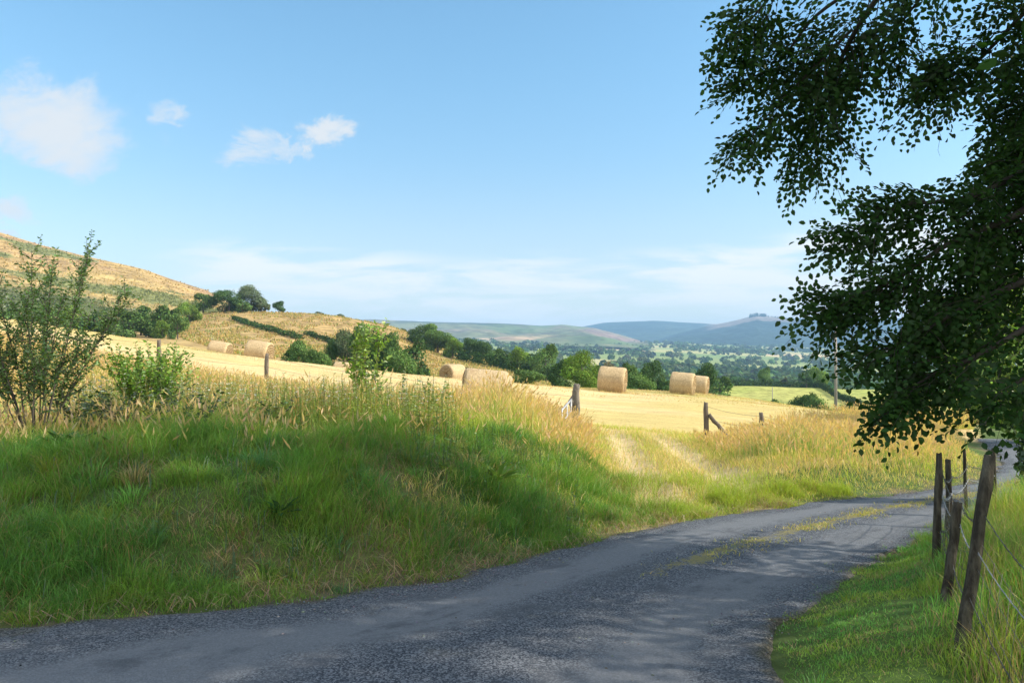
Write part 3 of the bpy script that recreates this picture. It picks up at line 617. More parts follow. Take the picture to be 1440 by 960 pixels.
# ---------------- the beech overhead
rng=np.random.default_rng(77)
def S2(px,py,Y): return np.array([(px-720)/F*Y,Y,EYE+(HZ-py)/F*Y])
bt=empty('beech_tree',(9.6,4.6,float(H(np.array([9.6]),np.array([4.6]))[0])))
tag(bt,'big dark leafy beech overhanging from the right edge with drooping boughs','tree')
base=np.array(bt.location)
bark=MB(); LP=[];LD=[];LN=[];LL=[];LC=[]
def addspray(r):
    LP.append(r[0]);LD.append(r[1]);LN.append(r[2]);LL.append(r[3]);LC.append(r[4])
def to_l(p): return np.asarray(p)-base
# trunk and limbs
tp=[base+[0,0,-.2],base+[-.05,.05,1.5],base+[.1,.1,4],base+[-.1,.1,7],base+[.1,0,10.5],base+[0,0,13]]
bark.tube([to_l(p) for p in tp],[.52,.42,.36,.28,.16,.05],12)
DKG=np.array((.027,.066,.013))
def bough(ctrl,r0,r1,spread,ntw,ln=(.25,.6),leaf=.07,start=.15,limb_from=None,droop=.35,dirbias=(-.6,0,-.3),dens=1.0):
    P=smooth_poly(np.array(ctrl,float),6); m=len(P)
    if limb_from is not None:
        q=np.array(limb_from,float); mid_=(q+P[0])/2+[0,0,.5]; P=np.vstack([q,mid_,P]); m=len(P); start=max(start,2.2/m)
    bark.tube([to_l(p) for p in P],np.linspace(r0,r1,m),6)
    T=np.gradient(P,axis=0)
    for k in range(int(ntw*(.62 if ctrl[0][2]>3.4 else .54))):
        s=start+(1-start)*rng.random()**.8; f=s*(m-1); i=int(min(f,m-2)); p=P[i]+(P[i+1]-P[i])*(f-i); t=unit(T[i])
        if s>.93: p=P[-1]
        sp_=spread*(1.1-.75*s)
        off=rng.normal(0,1,3)*[1,1,.75]; off=unit(off)*sp_*rng.random()**.5
        q=p+off
        if np.linalg.norm(off)>.18: bark.tube([to_l(p),to_l((p+q)/2+[0,0,.04]),to_l(q)],[.007,.005,.003],4,cap=False)
        d=t*.7+unit(off)*.7+np.array(dirbias)*.6+rng.normal(0,.35,3)
        ll=rng.uniform(*ln)
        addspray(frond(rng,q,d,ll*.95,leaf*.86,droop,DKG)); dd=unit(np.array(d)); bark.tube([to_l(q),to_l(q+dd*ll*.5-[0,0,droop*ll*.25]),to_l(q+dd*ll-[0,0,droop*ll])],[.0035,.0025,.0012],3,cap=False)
# boughs given as (px,py,distance) of the photograph, each at its own depth
B=lambda *a:[S2(*p) for p in a]
bough(B((1330,-120,6.4),(1240,-10,6.6),(1190,70,6.8),(1160,150,6.9),(1150,225,7.0)),.035,.006,.32,160,(.2,.45),start=.2,limb_from=base+[0,.1,7.2],dirbias=(-.5,0,-.5))
bough(B((1240,-40,6.5),(1150,20,6.7),(1095,88,6.8),(1045,112,6.9)),.02,.005,.26,75,(.18,.4),start=.1,dirbias=(-.7,0,-.3))
bough(B((1200,40,6.6),(1130,110,6.7),(1090,150,6.8),(1055,195,6.9)),.015,.004,.24,85,(.18,.38),start=.1,dirbias=(-.6,0,-.4))
bough(B((1250,-100,6.2),(1130,-50,6.4),(1080,0,6.6),(1050,35,6.7)),.02,.005,.30,85,(.18,.4),start=.1,dirbias=(-.4,0,-.5))
bough(B((1390,-100,6.4),(1320,-30,6.6),(1270,30,6.7),(1245,70,6.8)),.02,.005,.24,60,(.2,.4),start=.1,dirbias=(-.3,0,-.4))
for (u,v,l) in ((1298,40,190),(1215,70,130),(1180,160,90),(1296,60,90),(1310,150,70)):
    p0=S2(u,v,6.6); k_=9; q_=p0+np.outer(np.linspace(0,1,k_),S2(u+rng.uniform(-14,14),v+l,6.6)-p0)+np.cumsum(rng.normal(0,.012,(k_,3)),0); bark.tube([to_l(p) for p in q_],np.linspace(.004,.001,k_),3,cap=False)
bough(B((1520,-60,6.2),(1440,20,6.3),(1370,90,6.4),(1325,110,6.5)),.03,.006,.36,130,(.2,.45),start=.1,limb_from=base+[0,.1,6.0],dirbias=(-.6,0,-.2))
bough(B((1570,120,6.0),(1475,215,6.1),(1370,275,6.2),(1270,290,6.3),(1190,330,6.4)),.04,.006,.30,170,(.2,.42),start=.15,limb_from=base+[0,.1,5.0],dirbias=(-.7,0,-.2))
bough(B((1580,180,5.9),(1450,290,6.0),(1340,340,6.1),(1250,398,6.2),(1180,428,6.3)),.045,.005,.27,230,(.18,.42),start=.15,limb_from=base+[0,.1,4.0],dirbias=(-.7,0,-.1))
bough(B((1580,300,5.8),(1470,380,5.9),(1370,425,6.0),(1290,470,6.1),(1240,492,6.15)),.04,.006,.26,150,(.2,.42),start=.1,limb_from=base+[0,.1,3.2],dirbias=(-.5,0,-.3))
bough(B((1560,380,5.7),(1460,450,5.8),(1370,502,5.9),(1310,528,6.0),(1282,545,6.0)),.035,.006,.22,105,(.2,.38),start=.1,limb_from=base+[0,.1,2.6],dirbias=(-.5,0,-.1))
bough(B((1570,150,6.3),(1490,270,6.4),(1410,350,6.5),(1340,410,6.6)),.035,.006,.40,210,(.2,.5),start=.05,limb_from=base+[0,.1,4.6],dirbias=(-.3,0,-.5))
bough(B((1580,-10,6.6),(1500,60,6.6),(1450,150,6.7),(1430,240,6.7)),.035,.006,.42,190,(.2,.5),start=.05,limb_from=base+[0,.1,5.6],dirbias=(-.3,0,-.5))
bough(B((1600,400,5.5),(1500,480,5.5),(1440,530,5.5),(1405,555,5.5)),.03,.006,.20,40,(.2,.38),start=.1,limb_from=base+[0,.1,2.4],dirbias=(-.4,0,-.1))
bough(B((1480,440,6.0),(1380,500,6.05),(1300,545,6.1),(1250,578,6.15)),.015,.004,.14,60,(.16,.3),start=.2,dirbias=(-.5,0,-.2))
# the rest of the crown, right of and above the frame
def crown_blob(c,rad,n,leaf,ln=(.4,.9),step=.06):
    for k in range(n):
        o=unit(rng.normal(0,1,3))*rng.random()**.4*np.array(rad); p=np.array(c)+o
        if p[1]>.3 and p[0]/max(p[1],.3)<(.72 if p[2]<3.4 else .64) and (p[2]-EYE)/p[1]<.62: continue
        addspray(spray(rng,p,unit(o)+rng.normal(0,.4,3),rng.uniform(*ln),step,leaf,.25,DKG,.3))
for c,rad,n in [((8.2,4.4,7.5),(4.2,3.2,3.6),620),((5.2,3.4,6.6),(3.2,2.8,2.2),420),((10,2,8.5),(4.5,4,4),480),((6.4,5.2,4.2),(2.6,1.6,2.0),300),((4.2,1.2,5.6),(3,2.4,1.6),260),((10.5,5.5,11),(3.5,3,2.5),260),((2.4,3.6,6.0),(2.0,2.0,1.0),190)]:
    crown_blob(c,rad,n,.14)
for e in [(5.5,3.5,7),(4.2,1.4,6),(6.5,5.2,5),(8,7,9),(12,2,9),(9,0,10)]:
    bark.tube([to_l(base+[0,.05,4+random.random()*3]),to_l((base+np.array(e)+[0,0,5])/2),to_l(e)],[.16,.09,.02],7)
bark.build('trunk',M_bark_dark,bt,True)
def build_leaves(name,parent,origin,lists,wr=.62,mat=None):
    P,D,N,LL_,Cc=[np.concatenate(a) for a in lists]
    V,Q,C=leaves(P-origin,D,N,LL_,LL_*wr,Cc); return mesh_np(name,V,Q,None,C,mat,False,parent)
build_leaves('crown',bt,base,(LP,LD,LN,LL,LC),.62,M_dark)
print('beech leaves',sum(len(a) for a in LP))

# neighbouring trees outside the frame that shade the lane
def big_tree(name,loc,h,r,n,label,leaf=.2,col=(.03,.065,.018),mat=None,low=.25):
    o=empty(name,(loc[0],loc[1],float(H(np.array([loc[0]]),np.array([loc[1]]))[0]))); tag(o,label,'tree')
    mb=MB(); mb.tube([(0,0,-.2),(.1,0,h*.3),(0,.1,h*.6),(0,0,h*.92)],[r*.09,r*.065,r*.04,.01],9)
    rr=rng
    P=[];D=[];N=[]
    for k in range(10):
        a=k*2.4; z=h*(low+.6*((k*.618)%1)); c=np.array([math.cos(a)*r*.5,math.sin(a)*r*.5,z]); mb.tube([(0,0,z*.7),tuple(c*.6+np.array([0,0,z*.3])),tuple(c)],[r*.03,r*.02,.01],5)
        m=n//10; d=unit(rr.normal(0,1,(m,3))); P.append(c+d*(rr.random((m,1))**.35)*np.array([r*.55,r*.55,h*.18])); D.append(d+rr.normal(0,.5,(m,3))); N.append(rr.normal(0,1,(m,3))+[0,0,.6])
    P=np.concatenate(P);D=np.concatenate(D);N=np.concatenate(N);m=len(P)
    mb.build('trunk',M_bark,o,True)
    V,Q,C=leaves(P,D,N,leaf*rr.uniform(.6,1.2,m),leaf*.65*rr.uniform(.8,1.2,m),cvar(col,m,.25)); mesh_np('crown',V,Q,None,C,mat or M_dark,False,o); return o
big_tree('beech_tree',(11.5,-1.5),12,4.6,9000,'tall roadside beech shading the lane from beyond the right edge')
# ivy-clad sunlit tree at the right edge
it=big_tree('hedgerow_tree',(6.55,9.55),1.75,.5,600,'sunlit yellow green tree with ivy covered trunk at the right edge',.10,(.16,.24,.04),M_leaf,.30)
big_tree('hedgerow_tree',(15.2,21.5),5.6,3.0,9000,'sunlit lime green tree filling the gaps of the beech at the right edge',.16,(.20,.31,.05),M_leaf,.25)
P=rng.normal(0,1,(1500,3)); hh=rng.random(1500)*1.6; a=rng.random(1500)*6.28; rr_=.17+.06*rng.random(1500)
Pp=np.stack([np.cos(a)*rr_,np.sin(a)*rr_,hh],1); V,Q,C=leaves(Pp,P,np.stack([np.cos(a),np.sin(a),.3+0*a],1)+.3*P,.075*rng.uniform(.6,1.2,1500),.065*rng.uniform(.6,1.2,1500),cvar((.07,.12,.03),1500,.3))
mesh_np('ivy',V,Q,None,C,M_leaf,False,it)

# ---------------- sapling on the left
def shrub(name,loc,label,cat,stems,leafn,leaf,colb,seed,stem_r=.012,ht=2.0,spread=.8,start=.3,bare=False,mat=None,bark_mat=None,tw=9,flat=.4,twl=(.12,.35)):
    r=np.random.default_rng(seed); o=empty(name,loc); tag(o,label,cat)
    mb=MB(); A=[[],[],[],[],[]]
    for k in range(stems):
        a=k/stems*6.28+r.normal(0,.3); hh=ht*r.uniform(.6,1.0); sp_=spread*r.uniform(.3,1.0)
        e=np.array([math.cos(a)*sp_,math.sin(a)*sp_*.8,hh]); s=np.linspace(0,1,9)[:,None]
        Pth=np.array([math.cos(a)*.05,math.sin(a)*.05,-.05])+s**1.25*e*[1,1,0]+s*[0,0,hh]+np.cumsum(r.normal(0,.014,(9,3)),0)
        mb.tube(Pth,np.linspace(stem_r*r.uniform(.7,1.3),.002,9),5)
        for j in range(tw):
            f=start+(1-start)*(j+r.random())/tw; i=min(int(f*8),7); p=Pth[i]+(Pth[i+1]-Pth[i])*(f*8-i); t=unit(Pth[i+1]-Pth[i])
            d=t*.9+r.normal(0,.5,3)+[0,0,.25]; ln=r.uniform(*twl)*(1.15-.5*f)
            q=spray(r,p,d,ln,leafn,leaf,-.15,colb,.22,flat); mb.tube(q[0][[0,len(q[0])//2,-1]],[.003,.0022,.0012],4,cap=False)
            for L_,v in zip(A,q): L_.append(v)
        q=spray(r,Pth[-2],Pth[-1]-Pth[-3],.16,leafn,leaf,-.1,colb,.22,flat); [L_.append(v) for L_,v in zip(A,q)]
    mb.build('stems',bark_mat or M_bark,o,True); build_leaves('foliage',o,np.zeros(3),A,.45,mat or M_leaf); return o
p=at(52,7.5); shrub('willow_sapling',tuple(p),'multi stemmed willow sapling with small dark leaves on the left end of the bank','sapling',16,.013,.043,(.14,.225,.06),3,.009,2.25,.80,.30,tw=34,twl=(.12,.36))
p=at(-60,7.6); shrub('willow_sapling',tuple(p),'small leaved willow cut off by the left edge of the photo','sapling',8,.015,.040,(.12,.20,.055),13,.012,1.9,.7,.15,tw=22,twl=(.14,.4))
# other plants of the meadow edge
p=at(205,9.0); shrub('elder_bush',tuple(p),'bright lime green leafy bush left of the middle of the bank top','bush',26,.014,.05,(.22,.36,.05),4,.006,1.05,.5,.05,tw=22)
p=at(160,8.0); shrub('bramble_bush',tuple(p+[0,0,-.1]),'dark bramble thicket right of the willow sapling','bush',16,.025,.055,(.05,.095,.028),5,.006,.62,.9,.05,tw=10)
p=at(235,7.6); shrub('bramble_bush',tuple(p+[0,0,-.1]),'dark bramble mound in the shade below the lime green bush','bush',14,.025,.055,(.05,.09,.028),6,.006,.60,.7,.05,tw=10)
p=at(330,8.7); shrub('bramble_bush',tuple(p+[0,0,-.1]),'low bramble with mixed leaves at the shadow edge under the second fence post','bush',12,.025,.055,(.08,.13,.035),16,.006,.5,.7,.05,tw=9)
p=at(515,10.5); shrub('ash_sapling',tuple(p),'young yellow green ash sapling standing above the tall grass','sapling',4,.018,.075,(.22,.32,.05),7,.011,1.62,.24,.2,tw=20,twl=(.18,.42))
p=at(556,10.0); shrub('ash_sapling',tuple(p),'small spindly sapling right of the tall ash sapling','sapling',2,.022,.06,(.16,.24,.04),8,.006,.80,.12,.35,tw=7)
p=at(608,10.0); shrub('ash_sapling',tuple(p),'small spindly sapling in front of the half hidden bale','sapling',2,.022,.06,(.16,.24,.04),9,.006,.85,.14,.35,tw=8)
def dock(px,Y,s,seed,label,col=(.06,.13,.03)):
    r=np.random.default_rng(seed); p=at(px,Y); o=empty('dock_plant',tuple(p)); tag(o,label,'plant'); n=26
    a=r.random(n)*6.28; D=np.stack([np.cos(a),np.sin(a),r.uniform(.1,1.1,n)],1); N=np.stack([-np.cos(a)*.5,-np.sin(a)*.5,1+0*a],1)
    V,Q,C=leaves(D*.02,D,N,s*r.uniform(.6,1.1,n),s*.3*r.uniform(.7,1.1,n),cvar(col,n,.2)); mesh_np('leaves',V,Q,None,C,M_leaf,False,o)
dock(98,6.6,.28,1,'dark rosette of broad leaves near the left end of the shaded bank')
dock(160,6.5,.18,2,'small broad leaved rosette right of the dark dock')
dock(395,5.9,.17,3,'bluish green leaf rosette half way up the bank',(.05,.13,.05))
dock(700,7.6,.24,4,'light green leafy weed on the bank near the sunny patch',(.16,.25,.06))
dock(585,8.4,.26,5,'pale leafy weed at the crest of the bank by the shadow edge',(.17,.26,.06))
# upright weeds with leaves (nettle, willowherb, thistle) as ground cover
def weeds(name,n,fx,colb,hts,leaf,label,seed,flower=None):
    r=np.random.default_rng(seed); A=[[],[],[],[],[]]; mb=MB()
    x,y=fx(r,n); z=H(x,y)
    for i in range(len(x)):
        h=r.uniform(*hts); m=int(h/.055); s=np.linspace(.12,1,m); a=r.random()*6.28+np.arange(m)*1.9
        lean=r.normal(0,.09,2); P=np.stack([x[i]+lean[0]*s*h,y[i]+lean[1]*s*h,z[i]+s*h],1)
        mb.tube(P[[0,m//2,-1]],[.004,.003,.002],3,C=np.array(colb)*.8,cap=False)
        for q in (0,np.pi):
            D=np.stack([np.cos(a+q),np.sin(a+q),.35+0*a],1); A[0].append(P);A[1].append(D);A[2].append(np.tile([0,0,1.],(m,1))+r.normal(0,.3,(m,3)));A[3].append(leaf*(1.15-.7*s)*r.uniform(.7,1.2,m)); c=cvar(colb,m,.2)
            if flower is not None: c[s>.72]=cvar(flower,(s>.72).sum(),.15)
            A[4].append(c)
    P,D,N,LL_,Cc=[np.concatenate(a) for a in A]; V,Q,C=leaves(P,D,N,LL_,LL_*.35,Cc); mb.add(V,Q,None,C)
    o=mb.build(name,M_leaf); tag(o,label,'weeds',kind='stuff')
def fx1(r,n):
    y=r.uniform(8.2,12.5,n); px=r.uniform(110,640,n); return (px-720)/F*y,y
weeds('nettles',900,fx1,(.26,.33,.06),(.35,.72),.075,'green and yellow upright weeds filling the sunlit meadow edge',21)
weeds('willowherb',430,fx1,(.28,.32,.10),(.45,.75),.06,'grey headed seeding weeds among the tall grass',22,(.62,.62,.56))
weeds('sorrel',420,fx1,(.42,.32,.06),(.35,.66),.05,'orange brown dock and sorrel spikes among the weeds',23,(.48,.22,.07))
def fx2(r,n):
    y=r.uniform(7.0,9.0,n); px=r.uniform(560,820,n); return (px-720)/F*y,y
def fx3(r,n):
    y=r.uniform(4.6,8.0,n); px=r.uniform(-120,860,n); x=(px-720)/F*y; dl=sdist(LS,x,y); k=(dl>.25)&(dl<3); return x[k],y[k]
weeds('vetch',900,fx3,(.07,.16,.045),(.07,.17),.042,'small broad leaved weeds dotted through the shaded bank grass',25)
weeds('nettles',170,fx2,(.10,.19,.04),(.15,.32),.06,'low green weeds near the sunny patch on the bank',24)

# ------------------------------------------------------------------ hay bales
mB,g,out=newmat('hay_bale')
b=g.n('ShaderNodeBsdfPrincipled'); b.inputs['Roughness'].default_value=.9; b.inputs['Specular IOR Level'].default_value=.1
t=g.n('ShaderNodeTexCoord').outputs['Object']; mp=g.n('ShaderNodeMapping'); g.nt.links.new(t,mp.inputs[0]); mp.inputs['Scale'].default_value=(1,.5,.5)
n1_=g.noise(mp.outputs[0],26,6,.75,.5); mp2=g.n('ShaderNodeMapping'); g.nt.links.new(t,mp2.inputs[0]); mp2.inputs['Scale'].default_value=(14,.6,.6); n2_=g.noise(mp2.outputs[0],2.2,4,.6); n3_=g.noise(t,1.6,3,.5)
c=g.mix(g.ramp(n1_,.3,.7),(.36,.25,.13),(.66,.50,.29)); c=g.mix(g.m('MULTIPLY',g.ramp(n2_,.5,.75),.4),c,(.72,.58,.40)); c=g.mix(g.m('MULTIPLY',g.ramp(n3_,.5,.7),.35),c,(.40,.26,.15))
g.put(b.inputs['Base Color'],c); bp=g.n('ShaderNodeBump'); bp.inputs['Distance'].default_value=.05; g.put(bp.inputs['Height'],g.m('ADD',n1_,g.m('MULTIPLY',n2_,.5))); g.nt.links.new(bp.outputs[0],b.inputs['Normal']); g.nt.links.new(b.outputs[0],out.inputs[0])
mE,g,out=newmat('hay_bale_end')
b=g.n('ShaderNodeBsdfPrincipled'); b.inputs['Roughness'].default_value=.95; b.inputs['Specular IOR Level'].default_value=.05
t=g.n('ShaderNodeTexCoord').outputs['Object']; sx=g.n('ShaderNodeSeparateXYZ'); g.nt.links.new(t,sx.inputs[0]); rr_=g.m('SQRT',g.m('ADD',g.m('MULTIPLY',sx.outputs[1],sx.outputs[1]),g.m('MULTIPLY',sx.outputs[2],sx.outputs[2])))
nz=g.noise(t,9,5,.7); ring=g.m('SINE',g.m('ADD',g.m('MULTIPLY',rr_,70),g.m('MULTIPLY',nz,6))); c=g.mix(g.ramp(g.m('ADD',g.m('MULTIPLY',ring,.25),nz),.2,.9),(.30,.20,.10),(.60,.44,.24))
g.put(b.inputs['Base Color'],c); bp=g.n('ShaderNodeBump'); bp.inputs['Distance'].default_value=.04; g.put(bp.inputs['Height'],g.m('ADD',ring,nz)); g.nt.links.new(bp.outputs[0],b.inputs['Normal']); g.nt.links.new(b.outputs[0],out.inputs[0])
def make_bale():
    root=empty('hay_bale',(0,0,0)); n=48; RB=.64; r=np.random.default_rng(5)
    prof=[(-.62,RB-.09),(-.60,RB-.04),(-.55,RB-.005),(-.4,RB+.004),(-.2,RB-.006),(0,RB+.006),(.2,RB-.004),(.4,RB+.006),(.55,RB-.005),(.60,RB-.04),(.62,RB-.09)]
    th=np.arange(n)/n*2*np.pi; wob_=1+.012*np.sin(th*3+1)+.008*np.sin(th*7)+r.normal(0,.006,n)
    V=[];
    for xx,rr in prof:
        z=np.sin(th)*rr*wob_; z=np.where(z<-.55,-.55-(-.55-z)*.25,z)     # settled flat underside
        V.append(np.stack([xx+0*th+r.normal(0,.006,n),np.cos(th)*rr*wob_*1.02,z+.575],1))
    m=len(prof); V=np.vstack(V); i=np.arange(m-1)[:,None]*n; j=np.arange(n)[None]; j2=(j+1)%n
    Q=np.stack([i+j,i+n+j,i+n+j2,i+j2],-1).reshape(-1,4); mesh_np('wrapped_side',V,Q,None,None,mB,True,root)
    for s in (-1,1):
        rings=np.array([RB-.09,.40,.2,.06]); VV=[];
        for q,rad in enumerate(rings):
            base_=V[(0 if s<0 else m-1)*n+np.arange(n)].copy(); c_=np.array([s*.62,0,.575]); f=rad/(RB-.09); v=c_+(base_-c_)*f; v[:,0]=s*(.62-.03*q*(q==3))+r.normal(0,.008,n)*(q>0)+(s*.02 if q in(1,2) else 0); VV.append(v)
        VV=np.vstack(VV+[np.array([[s*.59,0,.575]])]); i=np.arange(3)[:,None]*n; Q=np.stack([i+j,i+j2,i+n+j2,i+n+j],-1).reshape(-1,4)
        if s>0: Q=Q
        else: Q=Q[:,::-1]
        k=np.arange(n); T=np.stack([3*n+k,3*n+(k+1)%n,np.full(n,4*n)],-1)
        mesh_np('end_face',VV,Q,T,None,mE,True,root)
    return root
BALES=[(860,36,-16,1.0,'large round bale standing alone right of the stone gatepost'),
(959,41,-22,.98,'round bale right of centre with another behind its right side'),
(981,50,-24,.98,'round bale half hidden behind the bale right of centre'),
(679,21.6,6,1.0,'biggest round bale, its base sunk behind the tall grass'),
(708,62,20,1.0,'bale just showing behind the right end of the half hidden bale'),
(637,47,48,1.0,'round bale turned to show its dark circular end'),
(363,42,-6,1.0,'pale round bale on the left field near the fence post'),
(308,47,-4,.95,'low pale bale top at the far left of the field'),
(481,50,-10,.8,'bale top barely showing left of the ash sapling'),]
bp_=None
for i,(px,Y,rz,s,lab) in enumerate(BALES):
    if bp_ is None: o=bp_=make_bale()
    else: o=copy_tree(bp_)
    p=at(px,Y); o.location=tuple(p-[0,0,.03]); o.scale=(s,s,s); o.rotation_euler=(random.uniform(-.02,.02),0,R(rz)); tag(o,lab,'hay bale','round hay bales in the cut field')
    # sit on the slope
    dx=float(H(np.array([p[0]+1]),np.array([p[1]]))[0]-p[2]); o.rotation_euler=(0,-math.atan(dx)*math.cos(R(rz)),R(rz))

P_=[]
for (px,Y,rz,s_,lab) in BALES[:4]:
    c_=at(px,Y); k=420; a=RNG.uniform(0,6.28,k); q=RNG.uniform(.55,1.5,k)*(1-.3*RNG.random(k)); P_.append(np.stack([c_[0]+np.cos(a)*q,c_[1]+np.sin(a)*q],1))
P_=np.vstack(P_); n=len(P_); c=cvar((.60,.45,.23),n,.15); blades('loose_straw',np.stack([P_[:,0],P_[:,1],H(P_[:,0],P_[:,1])],1),RNG.uniform(.04,.16,n),RNG.uniform(.01,.02,n),RNG.uniform(.8,2.5,n),c,c); tag(bpy.context.scene.objects['loose_straw'],'loose straw lying round the nearest bales','straw',kind='stuff')
# ------------------------------------------------------------------ fences
M_post=prin('weathered_post_wood',(.20,.16,.12),.9,.02,22,(.09,.075,.06),stretch=(1,1,.15))
M_postdk=prin('dark_old_post_wood',(.035,.028,.02),.95,.05,26,(.12,.105,.075),stretch=(1,1,.18))
M_stone=prin('lichened_gatepost',(.24,.21,.17),.95,.05,12,(.12,.11,.09))
M_wire=prin('fence_wire',(.10,.09,.08),.5,metal=.6); M_galv=prin('galvanised_gate',(.45,.45,.45),.5,.002,30,(.34,.34,.34),metal=.3)
def post_obj(a,b,r,parent,mat,name='fence_post',seed=0,n=10):
    """rough round post from a to b (local coordinates)"""
    rg=np.random.default_rng(seed); a=np.array(a,float); b=np.array(b,float); m=9; s=np.linspace(0,1,m)[:,None]
    P=a+(b-a)*s+rg.normal(0,r*.10,(m,3))*[1,1,0]; rad=r*(1.06-.14*s[:,0])*(1+rg.normal(0,.05,m)); rad[-1]*=.86
    V,Q,T=tube_np(P,rad,n); V[:m*n]+=rg.normal(0,r*.05,(m*n,3)); V[(m-1)*n:m*n,2]+=rg.normal(0,r*.18,n)
    return mesh_np(name,V,Q,T,None,mat,False,parent)
def fence(label,posts,wires,mat,r=.05,wr=.003,bury=.3,group=None,leans=None,name='wire_fence',wire_name='wire'):
    """posts: (x,y,top_z); wires: heights below the top"""
    p0=posts[0]; o=empty(name,(p0[0],p0[1],float(H(np.array([p0[0]]),np.array([p0[1]]))[0]))); tag(o,label,'fence',group); b=np.array(o.location)
    for i,(x,y,zt) in enumerate(posts):
        z0=float(H(np.array([x]),np.array([y]))[0]); ln=leans[i] if leans else (random.uniform(-.03,.03),random.uniform(-.03,.03))
        post_obj(np.array([x,y,z0-bury])-b,np.array([x+ln[0],y+ln[1],zt])-b,r,o,mat,seed=i+abs(int(x*7)))
    for w in wires:
        P=[]
        for i in range(len(posts)-1):
            A_=np.array(posts[i])-[0,r,w]; B_=np.array(posts[i+1])-[0,r,w]
            for s in np.linspace(0,1,7)[:-1]: P.append(A_+(B_-A_)*s-[0,0,.05*4*s*(1-s)]-b)
        P.append(np.array(posts[-1])-[0,r,w]-b); MB().tube(P,wr,4).build(wire_name,M_wire,o)
    return o
def pst(px,py,Y): return ((px-720)/F*Y,Y,zpy(py,Y))
fence('post and wire fence along the near edge of the bale field, left of the gate',[pst(-80,440,21.5),pst(72,462,21.3),pst(222,478,21.0),pst(374,497,20.6),pst(524,522,20.0),pst(806,552,18.0)],[.08,.35,.6],M_post,.055)
fence('fence of short posts on the grassy bank right of the gateway',[pst(993,566,17.4),pst(1072,580,18.6),pst(1146,592,20.2),pst(1206,602,21.0),pst(1262,600,22.0),pst(1292,592,23.2),pst(1310,596,24.5)],[.08,.35],M_post,.06)
o=bpy.context.scene.objects['wire_fence.001']; b=np.array(o.location); s_=np.array(pst(996,582,17.4)); e_=np.array(pst(1030,610,17.2)); post_obj(s_-b,e_-b-[0,0,.2],.045,o,M_post,'strut',3)
fence('far line of tiny posts below the furthest bales',[(lambda q:(q[0],q[1],q[2]+.95))(at(p_,Y_)) for p_,Y_ in [(985,66),(1011,69),(1033,72),(1056,75),(1072,78),(1092,81),(1112,84)]],[.1],M_post,.06,.006)
# gateposts
def gatepost(px,pyt,Y,r,label,seed):
    p=at(px,Y); o=empty('gatepost',tuple(p)); tag(o,label,'gatepost')
    ht=zpy(pyt,Y)-p[2]; post_obj((0,0,-.4),(.04,0,ht),r,o,M_stone,'post',seed,14); 
    V,Q,T=tube_np([(-.07,-.03,ht*.45),(-.08,-.03,ht*.62),(-.06,-.03,ht*.74)],[.02,.08,.02],8); mesh_np('knot',V,Q,T,None,M_stone,False,o)
gatepost(808,540,17.8,.085,'thick weathered gatepost that carries the open metal gate',4)
# gate, swung open towards the camera
hx,hy=(803-720)/F*17.6,17.6; fx_,fyy=(790-720)/F*14.9,14.9
zg=zpy(562,17.6)-1.05; go=empty('field_gate',(hx,hy,zg)); tag(go,'open galvanised bar gate seen almost end on beside the gatepost','gate')
vx,vy=fx_-hx,fyy-hy
for h_ in (.0,.16,.34,.55,.80,1.05):
    MB().tube([(0,0,h_),(vx,vy,h_-.02)],.02,8).build('rail',M_galv,go)
for s in (0,.5,1): MB().tube([(vx*s,vy*s,-.03),(vx*s,vy*s,1.07)],.022 if s!=.5 else .014,8).build('upright',M_galv,go)
MB().tube([(0,0,.0),(vx*.5,vy*.5,1.04)],.013,6).build('brace',M_galv,go)
# foreground fence on the right
FP=[((1.25,1.4),(1.25,1.4,1.05)),((2.06,3.62),pst(1391,640,3.72)),((2.42,4.35),pst(1346,706,4.45)),((3.07,5.6),pst(1321,637,5.6)),((3.72,6.55),pst(1333,646,6.6)),((4.62,7.8),pst(1355,632,7.8)),((5.3,8.45),pst(1396,630,8.45))]
ff=empty('barbed_wire_fence',(2.06,3.62,float(H(np.array([2.06]),np.array([3.62]))[0]))); tag(ff,'leaning dark posts with barbed wire and netting in the right foreground','fence'); b=np.array(ff.location)
tops=[]
for i,((x,y),tpz) in enumerate(FP):
    z0=float(H(np.array([x]),np.array([y]))[0]); r=[.04,.029,.029,.027,.026,.018,.026][i]
    post_obj(np.array([x,y,z0-.25])-b,np.array(tpz)-b,r,ff,M_postdk,seed=40+i,n=12); tops.append((np.array([x,y,z0]),np.array(tpz)))
def along(i,f): return tops[i][0]*(1-f)+tops[i][1]*f
mw2=prin('bright_barbed_wire',(.32,.32,.33),.5,metal=.6)
for fh,mat in (((.80,.52,.8,.62,.62,.62,.62),mw2),((.93,.70,.95,.80,.80,.80,.80),M_wire),((.45,.30,.4,.3,.3,.3,.3),M_wire)):
    mb=MB(); P=[]
    for i in range(len(tops)-1):
        A_,B_=along(i,fh[i]),along(i+1,fh[i+1])
        for s in np.linspace(0,1,14)[:-1]: P.append(A_+(B_-A_)*s-np.array([0,0,.10*4*s*(1-s)*(1 if i==0 else .5)])-b+[.03,0,0])
    P=np.array(P); mb.tube(P,.0021,4)
    # second twisted strand and barbs
    q=np.arange(len(P)*5)/5.; Pi=np.stack([np.interp(q,np.arange(len(P)),P[:,k]) for k in range(3)],1); mb.tube(Pi+np.stack([0*q,.003*np.cos(q*6),.003*np.sin(q*6)],1),.0018,4)
    for j in range(3,len(Pi),6):
        c_=Pi[j]; mb.tube([c_+[0,-.012,-.012],c_+[0,.012,.012]],.0014,3); mb.tube([c_+[-.012,0,.012],c_+[.012,0,-.012]],.0014,3)
    mb.build('barbed_wire',mat,ff)
mb=MB()
